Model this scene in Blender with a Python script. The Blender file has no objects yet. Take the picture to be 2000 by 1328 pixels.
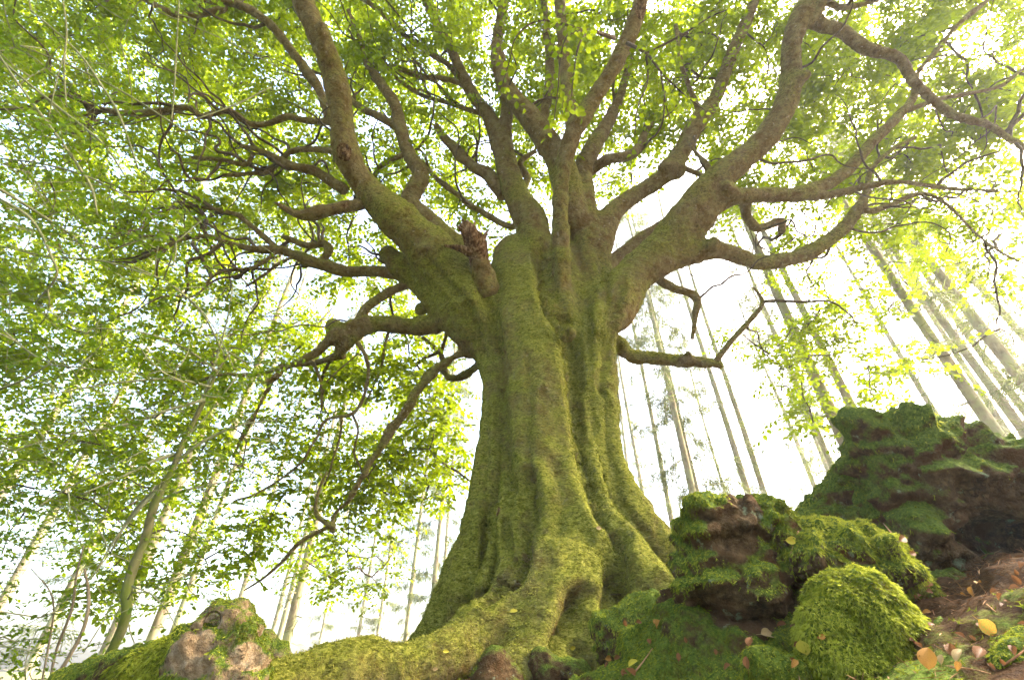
import bpy, math, random
import numpy as np
from mathutils import Vector, Matrix, Euler
R = math.radians
rng = np.random.default_rng(7)
random.seed(7)
sc = bpy.context.scene

# ------------------------------------------------------------------ camera
PITCH = R(36.0); FPX = 889.0
CAM = np.array([0.0, 0.0, 0.35])
cd = bpy.data.cameras.new('camera'); cam = bpy.data.objects.new('camera', cd)
sc.collection.objects.link(cam); sc.camera = cam
cam.location = CAM; cam.rotation_euler = (R(90) + PITCH, 0, 0)
cd.sensor_width = 36; cd.lens = FPX / 2000 * 36; cd.clip_start = 0.05; cd.clip_end = 3000

# ------------------------------------------------------------------ sky, sun, exposure
SUN_EL, SUN_AZ = 38.0, 78.0        # azimuth clockwise from +Y (the view direction)
w = bpy.data.worlds.new('World'); sc.world = w; w.use_nodes = True
nt = w.node_tree; bg = nt.nodes['Background']
sky = nt.nodes.new('ShaderNodeTexSky'); sky.sky_type = 'NISHITA'; sky.sun_disc = False
sky.sun_elevation = R(SUN_EL); sky.sun_rotation = R(SUN_AZ)
sky.air_density = 1.0; sky.dust_density = 7.0; sky.ozone_density = 1.0
nt.links.new(sky.outputs[0], bg.inputs[0]); bg.inputs[1].default_value = 0.07
sd = bpy.data.lights.new('sun', 'SUN'); sd.energy = 1.5; sd.angle = R(12); sd.color = (1.0, 0.95, 0.84)
so = bpy.data.objects.new('sun', sd); sc.collection.objects.link(so)
_d = Vector((math.sin(R(SUN_AZ)) * math.cos(R(SUN_EL)), math.cos(R(SUN_AZ)) * math.cos(R(SUN_EL)), math.sin(R(SUN_EL))))
so.rotation_euler = _d.to_track_quat('Z', 'Y').to_euler(); so.location = (6, 6, 20)
vs = sc.view_settings
vs.view_transform = 'Standard'; vs.look = 'None'; vs.gamma = 1.0; vs.exposure = 4.68
sc.render.engine = 'CYCLES'
cy = sc.cycles
cy.use_denoising = True
try: cy.denoiser = 'OPENIMAGEDENOISE'; cy.denoising_input_passes = 'RGB_ALBEDO_NORMAL'
except Exception: pass
cy.max_bounces = 8; cy.diffuse_bounces = 4; cy.transmission_bounces = 5; cy.glossy_bounces = 2
cy.volume_bounces = 1; cy.transparent_max_bounces = 8; cy.sample_clamp_indirect = 8.0
cy.caustics_reflective = False; cy.caustics_refractive = False

# ------------------------------------------------------------------ pixel -> world helpers (a pixel is only a direction)
CS, SN = math.cos(PITCH), math.sin(PITCH)
def ray(px, py):
    u = (px - 1000.0) / FPX; v = (664.0 - py) / FPX
    return np.array([u, CS - SN * v, SN + CS * v])
def P(px, py, D): return CAM + ray(px, py) * D            # D: depth along the view axis
def PY(px, py, Y):                                          # Y: distance along the ground
    r = ray(px, py); return CAM + r * (Y / r[1])
def depth_of(p): return (p[1] - CAM[1]) * CS + (p[2] - CAM[2]) * SN

# ------------------------------------------------------------------ vectorised noise
_perm = np.random.default_rng(11).permutation(512).astype(np.int64)
_perm = np.concatenate([_perm, _perm, _perm])
def vnoise(p):                                              # value noise in -1..1
    p = np.asarray(p, dtype=np.float64)
    i = np.floor(p).astype(np.int64); f = p - i
    f = f * f * f * (f * (f * 6 - 15) + 10); i &= 511
    def h(a, b, c): return _perm[(_perm[(_perm[a & 511] + b) & 511] + c) & 511] / 255.5 - 1.0
    x, y, z = i[..., 0], i[..., 1], i[..., 2]; fx, fy, fz = f[..., 0], f[..., 1], f[..., 2]
    c00 = h(x, y, z) * (1 - fx) + h(x + 1, y, z) * fx
    c10 = h(x, y + 1, z) * (1 - fx) + h(x + 1, y + 1, z) * fx
    c01 = h(x, y, z + 1) * (1 - fx) + h(x + 1, y, z + 1) * fx
    c11 = h(x, y + 1, z + 1) * (1 - fx) + h(x + 1, y + 1, z + 1) * fx
    return (c00 * (1 - fy) + c10 * fy) * (1 - fz) + (c01 * (1 - fy) + c11 * fy) * fz
def fbm(p, oct=4, gain=0.5):
    a, s, t = 1.0, 0.0, 0.0; q = np.array(p, dtype=np.float64)
    for o in range(oct):
        s = s + a * vnoise(q + 17.3 * o); t += a; a *= gain; q = q * 2.03
    return s / t
def smooth(a, b, x):
    t = np.clip((x - a) / (b - a), 0, 1); return t * t * (3 - 2 * t)

# ------------------------------------------------------------------ object helpers
COL = sc.collection
def link(o, parent=None):
    COL.objects.link(o)
    if parent is not None: o.parent = parent
    return o
def tag(o, label=None, cat=None, group=None, kind=None):
    if label: o['label'] = label
    if cat: o['category'] = cat
    if group: o['group'] = group
    if kind: o['kind'] = kind
    return o
def empty(name, loc, label, cat, group=None):
    o = bpy.data.objects.new(name, None); o.location = loc; o.empty_display_size = 0.2
    COL.objects.link(o); return tag(o, label, cat, group)
def np_mesh(name, V, F, mat, smooth_shade=True, attrs=None):
    """V (n,3); F: array (m,k) of one face size, or a list of such arrays"""
    me = bpy.data.meshes.new(name)
    Fs = F if isinstance(F, list) else [F]
    Fs = [np.asarray(f, dtype=np.int32) for f in Fs if len(f)]
    V = np.asarray(V, dtype=np.float32)
    me.vertices.add(len(V)); me.vertices.foreach_set('co', V.ravel())
    nl = sum(f.size for f in Fs); npol = sum(len(f) for f in Fs)
    me.loops.add(nl); me.polygons.add(npol)
    me.loops.foreach_set('vertex_index', np.concatenate([f.ravel() for f in Fs]))
    starts = []; o = 0
    for f in Fs:
        starts.append(o + np.arange(len(f), dtype=np.int32) * f.shape[1]); o += f.size
    me.polygons.foreach_set('loop_start', np.concatenate(starts).astype(np.int32))
    me.update(calc_edges=True)
    me.polygons.foreach_set('use_smooth', np.full(npol, smooth_shade, dtype=bool))
    if attrs:
        for k, a in attrs.items():
            at = me.attributes.new(k, 'FLOAT', 'POINT'); at.data.foreach_set('value', np.asarray(a, dtype=np.float32))
    if mat: me.materials.append(mat)
    me.validate()
    return me
def mesh_obj(name, me, parent=None, loc=None):
    o = bpy.data.objects.new(name, me); link(o, parent)
    if loc is not None: o.location = loc
    return o
def vnormals(V, F):
    n = np.zeros_like(V, dtype=np.float64)
    a, b, c = V[F[:, 0]], V[F[:, 1]], V[F[:, 2]]
    fn = np.cross(b - a, c - a)
    if F.shape[1] == 4:
        fn = np.cross(V[F[:, 2]] - a, V[F[:, 3]] - b)
    for k in range(F.shape[1]):
        for ax in range(3): n[:, ax] += np.bincount(F[:, k], fn[:, ax], minlength=len(V))
    l = np.linalg.norm(n, axis=1, keepdims=True); l[l == 0] = 1
    return n / l
def unit(a):
    a = np.asarray(a, dtype=np.float64); l = np.linalg.norm(a, axis=-1, keepdims=True); l[l == 0] = 1
    return a / l

# ------------------------------------------------------------------ materials (procedural)
class NB:
    def __init__(s, name):
        s.m = bpy.data.materials.new(name); s.m.use_nodes = True; s.t = s.m.node_tree; s.t.nodes.clear()
        s.out = s.n('ShaderNodeOutputMaterial')
    def n(s, t, **k):
        x = s.t.nodes.new(t)
        for a, b in k.items(): setattr(x, a, b)
        return x
    def l(s, a, b): s.t.links.new(a, b)
    def coord(s, kind='Object'): return s.n('ShaderNodeTexCoord').outputs[kind]
    def pos(s): return s.n('ShaderNodeNewGeometry').outputs['Position']
    def noise(s, scale, detail=5, rough=0.6, vec=None, stretch=None, dist=0.0):
        x = s.n('ShaderNodeTexNoise'); x.inputs['Scale'].default_value = scale
        x.inputs['Detail'].default_value = detail; x.inputs['Roughness'].default_value = rough
        x.inputs['Distortion'].default_value = dist
        v = vec or s.pos()
        if stretch:
            mp = s.n('ShaderNodeMapping'); mp.inputs['Scale'].default_value = stretch; s.l(v, mp.inputs[0]); v = mp.outputs[0]
        s.l(v, x.inputs['Vector']); return x.outputs['Fac']
    def ramp(s, fac, stops, interp='LINEAR'):
        x = s.n('ShaderNodeValToRGB'); cr = x.color_ramp; cr.interpolation = interp
        while len(cr.elements) < len(stops): cr.elements.new(0.5)
        for e, (p, c) in zip(cr.elements, stops):
            e.position = p; e.color = (*c, 1) if not isinstance(c, float) else (c, c, c, 1)
        s.l(fac, x.inputs[0]); return x.outputs[0]
    def mix(s, fac, a, b, mode='MIX'):
        x = s.n('ShaderNodeMix', data_type='RGBA', blend_type=mode)
        for v, i in ((fac, 0), (a, 6), (b, 7)):
            if hasattr(v, 'is_linked'): s.l(v, x.inputs[i])
            elif i == 0: x.inputs[0].default_value = v
            else: x.inputs[i].default_value = (*v, 1)
        return x.outputs[2]
    def math(s, op, a, b=None, c=None, clamp=False):
        x = s.n('ShaderNodeMath', operation=op); x.use_clamp = clamp
        for i, v in enumerate((a, b, c)):
            if v is None: continue
            if hasattr(v, 'is_linked'): s.l(v, x.inputs[i])
            else: x.inputs[i].default_value = v
        return x.outputs[0]
    def attr(s, name):
        x = s.n('ShaderNodeAttribute'); x.attribute_name = name; return x.outputs['Fac']
    def bump(s, h, strength, dist, normal=None):
        x = s.n('ShaderNodeBump'); x.inputs['Strength'].default_value = strength; x.inputs['Distance'].default_value = dist
        s.l(h, x.inputs['Height'])
        if normal is not None: s.l(normal, x.inputs['Normal'])
        return x.outputs[0]
    def bsdf(s, col, rough=0.85, normal=None, spec=0.25):
        x = s.n('ShaderNodeBsdfPrincipled'); x.inputs['Roughness'].default_value = rough
        x.inputs['Specular IOR Level'].default_value = spec
        if hasattr(col, 'is_linked'): s.l(col, x.inputs['Base Color'])
        else: x.inputs['Base Color'].default_value = (*col, 1)
        if normal is not None: s.l(normal, x.inputs['Normal'])
        return x
    def done(s, sh): s.l(sh.outputs[0] if hasattr(sh, 'outputs') else sh, s.out.inputs[0]); return s.m

def mat_bark(name, moss_bias=0.0, brown=(0.105, 0.066, 0.020), grey=(0.185, 0.145, 0.062)):
    b = NB(name)
    big = b.noise(1.7, 4, 0.6); mid = b.noise(9, 5, 0.65); fine = b.noise(46, 5, 0.7, stretch=(1, 1, 2.2))
    wr = b.noise(30, 5, 0.7, stretch=(0.75, 0.75, 1.6), dist=0.6)
    bark = b.mix(b.ramp(mid, [(0.35, 0.0), (0.65, 1.0)]), brown, grey)
    bark = b.mix(b.ramp(b.noise(21, 3, 0.6), [(0.62, 0.0), (0.72, 1.0)]), bark, (0.24, 0.20, 0.12))
    mossc = b.ramp(b.math('ADD', b.math('MULTIPLY', fine, 0.6), b.math('MULTIPLY', wr, 0.4)),
                   [(0.30, (0.026, 0.030, 0.003)), (0.44, (0.098, 0.104, 0.010)), (0.57, (0.20, 0.195, 0.030)), (0.75, (0.36, 0.33, 0.10))])
    nz = b.n('ShaderNodeSeparateXYZ'); g = b.n('ShaderNodeNewGeometry'); b.l(g.outputs['Normal'], nz.inputs[0])
    mm = b.math('ADD', b.math('MULTIPLY', big, 1.0), b.math('MULTIPLY', mid, 0.5))
    mm = b.math('ADD', mm, b.math('MULTIPLY', nz.outputs[2], 0.22))
    mm = b.math('ADD', mm, b.math('MULTIPLY', fine, 0.35))
    mm = b.math('ADD', mm, b.attr('moss'))
    mm = b.math('ADD', mm, moss_bias - 1.05)
    mask = b.ramp(b.math('ADD', b.math('MULTIPLY', mm, 1.5), 0.5), [(0.25, 0.0), (0.8, 1.0)])
    col = b.mix(mask, bark, mossc)
    col = b.mix(1.0, col, b.ramp(b.math('ADD', b.math('MULTIPLY', wr, 0.6), b.math('MULTIPLY', b.noise(95, 4, 0.7, stretch=(0.7, 0.7, 1.6)), 0.4)), [(0.36, (0.32, 0.30, 0.26)), (0.47, (0.95, 0.95, 0.95)), (0.66, (1.3, 1.27, 1.2))]), 'MULTIPLY')
    wound = b.attr('wound')
    wn = b.noise(30, 5, 0.7, stretch=(1, 1, 0.25))
    wc = b.ramp(wn, [(0.36, (0.022, 0.010, 0.005)), (0.5, (0.10, 0.050, 0.020)), (0.66, (0.27, 0.18, 0.095))])
    wm = b.ramp(b.math('ADD', wound, b.math('MULTIPLY', b.math('SUBTRACT', mid, 0.5), 0.8)), [(0.4, 0.0), (0.6, 1.0)])
    col = b.mix(wm, col, wc)
    n1 = b.bump(b.noise(7, 5, 0.6), 0.6, 0.07)
    n2 = b.bump(wr, 1.0, 0.035, n1)
    n3 = b.bump(fine, 1.0, 0.018, n2)
    return b.done(b.bsdf(col, 0.9, n3, 0.02))
def mat_leaf(name, refl, trans, fac=0.55, spec=0.35, rough=0.45, warm=(0.30, 0.24, 0.02)):
    b = NB(name); t = b.attr('tint')
    def vary(c, k):
        lo = tuple(x * (1 - k) for x in c); hi = tuple(min(1, x * (1 + k)) for x in c)
        return b.mix(b.ramp(t, [(0.92, 0.0), (0.99, 1.0)]), b.mix(t, lo, hi), warm)
    d = b.bsdf(vary(refl, 0.35), rough, None, spec)
    tr = b.n('ShaderNodeBsdfTranslucent'); b.l(vary(trans, 0.28), tr.inputs[0])
    mx = b.n('ShaderNodeMixShader'); mx.inputs[0].default_value = fac
    b.l(d.outputs[0], mx.inputs[1]); b.l(tr.outputs[0], mx.inputs[2]); return b.done(mx)
def mat_rock(name, pale=False):
    b = NB(name)
    n1 = b.noise(6, 6, 0.65); n2 = b.noise(28, 6, 0.7); n3 = b.noise(90, 4, 0.7)
    rock = b.ramp(n2, [(0.3, (0.018, 0.010, 0.005)), (0.5, (0.070, 0.042, 0.018)), (0.7, (0.16, 0.105, 0.05))])
    rock = b.mix(b.ramp(n1, [(0.5, 0.0), (0.62, 1.0)]), rock, (0.075, 0.038, 0.015))
    if pale: rock = b.mix(0.75, rock, b.ramp(n2, [(0.3, (0.13, 0.075, 0.035)), (0.5, (0.28, 0.19, 0.10)), (0.7, (0.42, 0.33, 0.21))]))
    vo = b.n('ShaderNodeTexVoronoi', feature='DISTANCE_TO_EDGE'); vo.inputs['Scale'].default_value = 11
    dv = b.n('ShaderNodeMix', data_type='VECTOR'); dv.inputs[0].default_value = 0.30; b.l(b.pos(), dv.inputs[4]); nx_ = b.n('ShaderNodeTexNoise'); nx_.inputs['Scale'].default_value = 9; b.l(b.pos(), nx_.inputs['Vector']); b.l(nx_.outputs['Color'], dv.inputs[5]); b.l(dv.outputs[1], vo.inputs['Vector'])
    crack = b.ramp(b.math('ADD', vo.outputs['Distance'], b.math('MULTIPLY', b.math('SUBTRACT', n1, 0.42), 0.5)), [(0.0, 0.0), (0.05, 1.0)])
    rock = b.mix(b.math('ADD', b.math('MULTIPLY', crack, 0.6), 0.4), (0.012, 0.008, 0.005), rock)
    lich = b.ramp(b.noise(13, 5, 0.7), [(0.60, 0.0), (0.68, 1.0)])
    rock = b.mix(b.math('MULTIPLY', lich, 0.7), rock, (0.22, 0.27, 0.16))
    moss = b.ramp(n3, [(0.3, (0.02, 0.035, 0.006)), (0.5, (0.07, 0.10, 0.012)), (0.7, (0.15, 0.185, 0.025))])
    m = b.ramp(b.math('ADD', b.attr('moss'), b.math('MULTIPLY', b.math('SUBTRACT', n2, 0.5), 0.9)), [(0.35, 0.0), (0.6, 1.0)])
    col = b.mix(m, rock, moss)
    nn = b.bump(n2, 0.9, 0.04); nn = b.bump(crack, 0.5, 0.012, nn); nn = b.bump(n3, 0.9, 0.012, nn)
    return b.done(b.bsdf(col, 0.92, nn, 0.03))
def mat_moss(name, lo, mid, hi):
    b = NB(name)
    c = b.ramp(b.attr('tint'), [(0.0, lo), (0.5, mid), (1.0, hi)])
    d = b.bsdf(c, 0.8, None, 0.03); tr = b.n('ShaderNodeBsdfTranslucent'); b.l(c, tr.inputs[0])
    mx = b.n('ShaderNodeMixShader'); mx.inputs[0].default_value = 0.35
    b.l(d.outputs[0], mx.inputs[1]); b.l(tr.outputs[0], mx.inputs[2]); return b.done(mx)
def mat_ground(name):
    b = NB(name)
    n1 = b.noise(2.5, 6, 0.65); n2 = b.noise(24, 6, 0.7); n3 = b.noise(110, 4, 0.7)
    soil = b.ramp(n2, [(0.3, (0.016, 0.008, 0.004)), (0.55, (0.060, 0.030, 0.012)), (0.75, (0.13, 0.075, 0.035))])
    moss = b.ramp(n3, [(0.3, (0.02, 0.035, 0.006)), (0.5, (0.07, 0.10, 0.012)), (0.7, (0.15, 0.18, 0.028))])
    m = b.ramp(b.math('ADD', b.attr('moss'), b.math('MULTIPLY', b.math('SUBTRACT', b.math('ADD', n1, n2), 1.0), 0.9)), [(0.38, 0.0), (0.62, 1.0)])
    nn = b.bump(n2, 0.9, 0.03); nn = b.bump(n3, 0.8, 0.008, nn)
    return b.done(b.bsdf(b.mix(m, soil, moss), 0.95, nn, 0.02))
def mat_simple_bark(name, a, c, moss=None, scale=14):
    b = NB(name)
    n = b.noise(scale, 5, 0.65, stretch=(1, 1, 0.4)); n2 = b.noise(3, 3, 0.6)
    col = b.ramp(n, [(0.35, a), (0.65, c)])
    if moss: col = b.mix(b.ramp(n2, [(0.45, 0.0), (0.6, 1.0)]), col, moss)
    return b.done(b.bsdf(col, 0.9, b.bump(n, 0.7, 0.02), 0.05))
def mat_dead_leaf(name, a, c, edge=None):
    b = NB(name); co = b.coord('Object')
    wv = b.n('ShaderNodeTexWave'); wv.inputs['Scale'].default_value = 42; wv.inputs['Distortion'].default_value = 1.0; b.l(co, wv.inputs[0])
    n = b.noise(45, 5, 0.65, vec=co)
    col = b.ramp(b.math('ADD', b.math('MULTIPLY', n, 0.75), b.math('MULTIPLY', wv.outputs['Fac'], 0.25)), [(0.3, a), (0.65, c)])
    if edge: col = b.mix(b.ramp(b.noise(22, 3, 0.5, vec=co), [(0.47, 0.0), (0.56, 1.0)]), col, edge)
    d = b.bsdf(col, 0.55, b.bump(wv.outputs['Fac'], 0.3, 0.002), 0.08)
    tr = b.n('ShaderNodeBsdfTranslucent'); b.l(col, tr.inputs[0]); mx = b.n('ShaderNodeMixShader'); mx.inputs[0].default_value = 0.25
    b.l(d.outputs[0], mx.inputs[1]); b.l(tr.outputs[0], mx.inputs[2]); return b.done(mx)

M = {}
M['bark'] = mat_bark('beech_bark')
M['twig'] = mat_simple_bark('twig_bark', (0.035, 0.026, 0.015), (0.10, 0.07, 0.04))
M['beech_leaf'] = mat_leaf('beech_leaf', (0.060, 0.088, 0.004), (0.215, 0.28, 0.003), 0.62, 0.03, 0.55)
M['holly_leaf'] = mat_leaf('holly_leaf', (0.048, 0.085, 0.008), (0.17, 0.25, 0.005), 0.55, 0.08, 0.4, warm=(0.11, 0.17, 0.02))
M['rock'] = mat_rock('mossy_rock'); M['pale_rock'] = mat_rock('pale_rock', True)
M['moss'] = mat_moss('feather_moss', (0.050, 0.036, 0.006), (0.098, 0.118, 0.008), (0.26, 0.275, 0.024))
M['moss_short'] = mat_moss('short_moss', (0.045, 0.050, 0.006), (0.125, 0.130, 0.014), (0.27, 0.25, 0.04))
M['ground'] = mat_ground('forest_floor')
M['spruce'] = mat_simple_bark('spruce_bark', (0.15, 0.115, 0.07), (0.32, 0.265, 0.175), (0.26, 0.25, 0.13), 10)
M['needles'] = mat_leaf('spruce_needles', (0.07, 0.085, 0.025), (0.15, 0.17, 0.04), 0.4, 0.2, 0.6)
M['holly_bark'] = mat_simple_bark('holly_bark', (0.06, 0.058, 0.022), (0.13, 0.115, 0.05), (0.075, 0.09, 0.016), 18)
M['holly_stem'] = mat_simple_bark('holly_stem', (0.10, 0.11, 0.05), (0.20, 0.19, 0.10))
M['pale_stem'] = mat_simple_bark('pale_stem', (0.09, 0.07, 0.04), (0.19, 0.15, 0.09))
M['litter'] = mat_simple_bark('dry_needles', (0.16, 0.07, 0.03), (0.34, 0.19, 0.09))

# ------------------------------------------------------------------ implicit surfaces (smooth union on a grid + surface nets)
def surface_nets(S, lo, h):
    nx, ny, nz = S.shape
    ins = S < 0
    c = np.zeros((nx - 1, ny - 1, nz - 1), dtype=np.int8)
    for dx in (0, 1):
        for dy in (0, 1):
            for dz in (0, 1):
                c += ins[dx:nx - 1 + dx, dy:ny - 1 + dy, dz:nz - 1 + dz]
    act = (c > 0) & (c < 8)
    ix, iy, iz = np.nonzero(act)
    idm = np.full(act.shape, -1, dtype=np.int32); idm[ix, iy, iz] = np.arange(len(ix), dtype=np.int32)
    val = {}
    for dx in (0, 1):
        for dy in (0, 1):
            for dz in (0, 1): val[(dx, dy, dz)] = S[ix + dx, iy + dy, iz + dz].astype(np.float64)
    acc = np.zeros((len(ix), 3)); cnt = np.zeros(len(ix))
    for a in val:
        for ax in range(3):
            if a[ax]: continue
            b_ = list(a); b_[ax] = 1; b_ = tuple(b_)
            va, vb = val[a], val[b_]; m = (va < 0) != (vb < 0)
            t = np.where(m, va / np.where(m, va - vb, 1), 0)
            p = np.zeros((len(ix), 3)); p[:] = a; p[:, ax] += t
            acc += p * m[:, None]; cnt += m
    V = (np.stack([ix, iy, iz], 1) + acc / np.maximum(cnt, 1)[:, None]) * h + lo
    Fq = []
    for ax in range(3):
        sl0 = [slice(None)] * 3; sl1 = [slice(None)] * 3
        sl0[ax] = slice(0, -1); sl1[ax] = slice(1, None)
        d = ins[tuple(sl0)].astype(np.int8) - ins[tuple(sl1)].astype(np.int8)
        o1, o2 = [(1, 2), (2, 0), (0, 1)][ax]
        e = np.array(np.nonzero(d)).T
        ok = (e[:, o1] > 0) & (e[:, o2] > 0) & (e[:, o1] < S.shape[o1] - 1) & (e[:, o2] < S.shape[o2] - 1)
        e = e[ok]; s = d[tuple(e.T)]
        q = []
        for (u, v) in ((-1, -1), (0, -1), (0, 0), (-1, 0)):
            k = e.copy(); k[:, o1] += u; k[:, o2] += v; q.append(idm[tuple(k.T)])
        q = np.stack(q, 1); q[s < 0] = q[s < 0][:, ::-1]
        Fq.append(q[(q >= 0).all(1)])
    return V, np.concatenate(Fq)

class Field:
    def __init__(s, lo, hi, h):
        s.lo = np.array(lo, float); s.h = h; s.n = np.ceil((np.array(hi) - s.lo) / h).astype(int) + 1
        s.F = np.zeros(s.n, dtype=np.float32); s.best = np.full(s.n, 0.0, dtype=np.float32); s.id = np.zeros(s.n, dtype=np.int16)
    def _box(s, a, b):
        i0 = np.clip(np.floor((a - s.lo) / s.h).astype(int), 0, s.n); i1 = np.clip(np.ceil((b - s.lo) / s.h).astype(int) + 1, 0, s.n)
        return i0, i1
    def stroke(s, pts, rad, k=18.0, sid=0):
        pts = np.asarray(pts, float); rad = np.asarray(rad, float); mg = 4.5 / k
        if len(pts) == 1: pts = np.vstack([pts, pts + [[0, 0, 1e-4]]]); rad = np.array([rad[0], rad[0]])
        a = (pts - rad[:, None]).min(0) - mg; b = (pts + rad[:, None]).max(0) + mg
        I0, I1 = s._box(a, b)
        if (I1 <= I0).any(): return
        D = np.full(I1 - I0, 9.0, dtype=np.float32)
        for j in range(len(pts) - 1):
            p, q, r0, r1 = pts[j], pts[j + 1], rad[j], rad[j + 1]; rm = max(r0, r1) + mg
            i0, i1 = s._box(np.minimum(p, q) - rm, np.maximum(p, q) + rm)
            i0 = np.maximum(i0, I0); i1 = np.minimum(i1, I1)
            if (i1 <= i0).any(): continue
            X = (s.lo[0] + np.arange(i0[0], i1[0]) * s.h)[:, None, None] - p[0]
            Y = (s.lo[1] + np.arange(i0[1], i1[1]) * s.h)[None, :, None] - p[1]
            Z = (s.lo[2] + np.arange(i0[2], i1[2]) * s.h)[None, None, :] - p[2]
            v = q - p; vv = max(v @ v, 1e-9)
            t = np.clip((X * v[0] + Y * v[1] + Z * v[2]) / vv, 0, 1)
            d = np.sqrt((X - t * v[0]) ** 2 + (Y - t * v[1]) ** 2 + (Z - t * v[2]) ** 2) - (r0 + (r1 - r0) * t)
            sl = tuple(slice(x - o, y - o) for x, y, o in zip(i0, i1, I0))
            D[sl] = np.minimum(D[sl], d)
        g = np.where(D < mg, np.exp(-k * np.clip(D, -12 / k, 9)), 0).astype(np.float32)
        sl = tuple(slice(x, y) for x, y in zip(I0, I1))
        s.F[sl] += g
        m = -D > s.best[sl] - 100 * (s.best[sl] == 0)
        m &= D < mg
        s.best[sl] = np.where(m, -D + 1e-6, s.best[sl]); s.id[sl] = np.where(m, sid, s.id[sl])
    def carve(s, p, r, k=30.0, sq=(1, 1, 1)):
        p = np.asarray(p, float); sq = np.asarray(sq, float)
        i0, i1 = s._box(p - r * 1.6 * sq, p + r * 1.6 * sq)
        g = [((s.lo[a] + np.arange(i0[a], i1[a]) * s.h) - p[a]) / sq[a] for a in range(3)]
        d = np.sqrt(g[0][:, None, None] ** 2 + g[1][None, :, None] ** 2 + g[2][None, None, :] ** 2) - r
        sl = tuple(slice(x, y) for x, y in zip(i0, i1))
        s.F[sl] = np.minimum(s.F[sl], np.exp(np.clip(k * d, -12, 12)).astype(np.float32))
    def mesh(s):
        S = (1.0 - s.F); S = np.where(s.F > 1e-6, -np.log(np.maximum(s.F, 1e-6)), 14.0).astype(np.float32)
        V, F = surface_nets(S, s.lo, s.h)
        i = np.clip(np.round((V - s.lo) / s.h).astype(int), 0, s.n - 1)
        return V, F, s.id[tuple(i.T)]

def lap_smooth(V, F, it=2, lam=0.5):
    e = np.concatenate([F[:, [k, (k + 1) % F.shape[1]]] for k in range(F.shape[1])])
    for _ in range(it):
        s = np.zeros_like(V); c = np.bincount(e[:, 0], minlength=len(V)) + np.bincount(e[:, 1], minlength=len(V))
        for ax in range(3):
            s[:, ax] = np.bincount(e[:, 0], V[e[:, 1], ax], minlength=len(V)) + np.bincount(e[:, 1], V[e[:, 0], ax], minlength=len(V))
        V = V + lam * (s / np.maximum(c, 1)[:, None] - V)
    return V

# ------------------------------------------------------------------ curves and tubes
def catmull(pts, n=6):
    pts = np.asarray(pts, float)
    if len(pts) < 3:
        t = np.linspace(0, 1, n * (len(pts) - 1) + 1)[:, None]; return pts[0] * (1 - t) + pts[-1] * t
    p = np.vstack([2 * pts[0] - pts[1], pts, 2 * pts[-1] - pts[-2]]); out = []
    for i in range(1, len(p) - 2):
        for t in np.arange(n) / n:
            out.append(0.5 * (2 * p[i] + (p[i + 1] - p[i - 1]) * t + (2 * p[i - 1] - 5 * p[i] + 4 * p[i + 1] - p[i + 2]) * t * t
                              + (3 * p[i] - p[i - 1] - 3 * p[i + 1] + p[i + 2]) * t ** 3))
    out.append(pts[-1]); return np.array(out)
def tube_arrays(C, rad, sides=7, rough=0.0, cap=True, seed=0):
    C = np.asarray(C, float); n = len(C)
    T = unit(np.gradient(C, axis=0))
    up = np.array([0, 0, 1.0]) if abs(T[0][2]) < 0.9 else np.array([1.0, 0, 0])
    N = np.zeros_like(C); x = unit(np.cross(up, T[0])); N[0] = x
    for i in range(1, n):
        x = x - T[i] * (x @ T[i]); x = x / max(np.linalg.norm(x), 1e-9); N[i] = x
    B = np.cross(T, N); a = np.arange(sides) / sides * 2 * math.pi
    ring = N[:, None, :] * np.cos(a)[None, :, None] + B[:, None, :] * np.sin(a)[None, :, None]
    r = np.asarray(rad, float)[:, None]
    if rough:
        q = (C[:, None, :] + ring * r[:, :, None]) / np.maximum(r.mean() * 3, 0.02)
        r = r * (1 + rough * fbm(q + seed * 3.1, 3))
    V = (C[:, None, :] + ring * r[:, :, None]).reshape(-1, 3)
    i = np.arange(n - 1)[:, None] * sides; j = np.arange(sides)[None, :]; j2 = (j + 1) % sides
    F = np.stack([i + j, i + j2, i + sides + j2, i + sides + j], -1).reshape(-1, 4)
    if cap:
        V = np.vstack([V, C[0], C[-1]]); a0, a1 = n * sides, n * sides + 1; jj = np.arange(sides)
        F = np.vstack([F, np.stack([np.full(sides, a0), (jj + 1) % sides, jj, jj], 1), np.stack([np.full(sides, a1), (n - 1) * sides + jj, (n - 1) * sides + (jj + 1) % sides, (n - 1) * sides + (jj + 1) % sides], 1)])
        tri = F[-2 * sides:, :3]; F = F[:-2 * sides]
        return V, F, tri
    return V, F, np.zeros((0, 3), int)
class Soup:
    """many small tubes / leaves collected into one mesh"""
    def __init__(s): s.V = []; s.Q = []; s.T = []; s.n = 0; s.A = []
    def tube(s, C, rad, sides=5, rough=0.0, val=0.0, cap=True):
        V, Q, T = tube_arrays(C, rad, sides, rough, cap, s.n % 97)
        s.Q.append(Q + s.n); s.T.append(T + s.n); s.V.append(V); s.A.append(np.full(len(V), val)); s.n += len(V)
    def add(s, V, Q, val):
        s.V.append(V); s.Q.append(Q + s.n); s.A.append(val); s.n += len(V)
    def obj(s, name, mat, parent=None, smooth_shade=True, an='tint'):
        me = np_mesh(name, np.concatenate(s.V), [np.concatenate(s.Q)] + ([np.concatenate(s.T)] if s.T else []), mat, smooth_shade, {an: np.concatenate(s.A)})
        return mesh_obj(name, me, parent)

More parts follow.
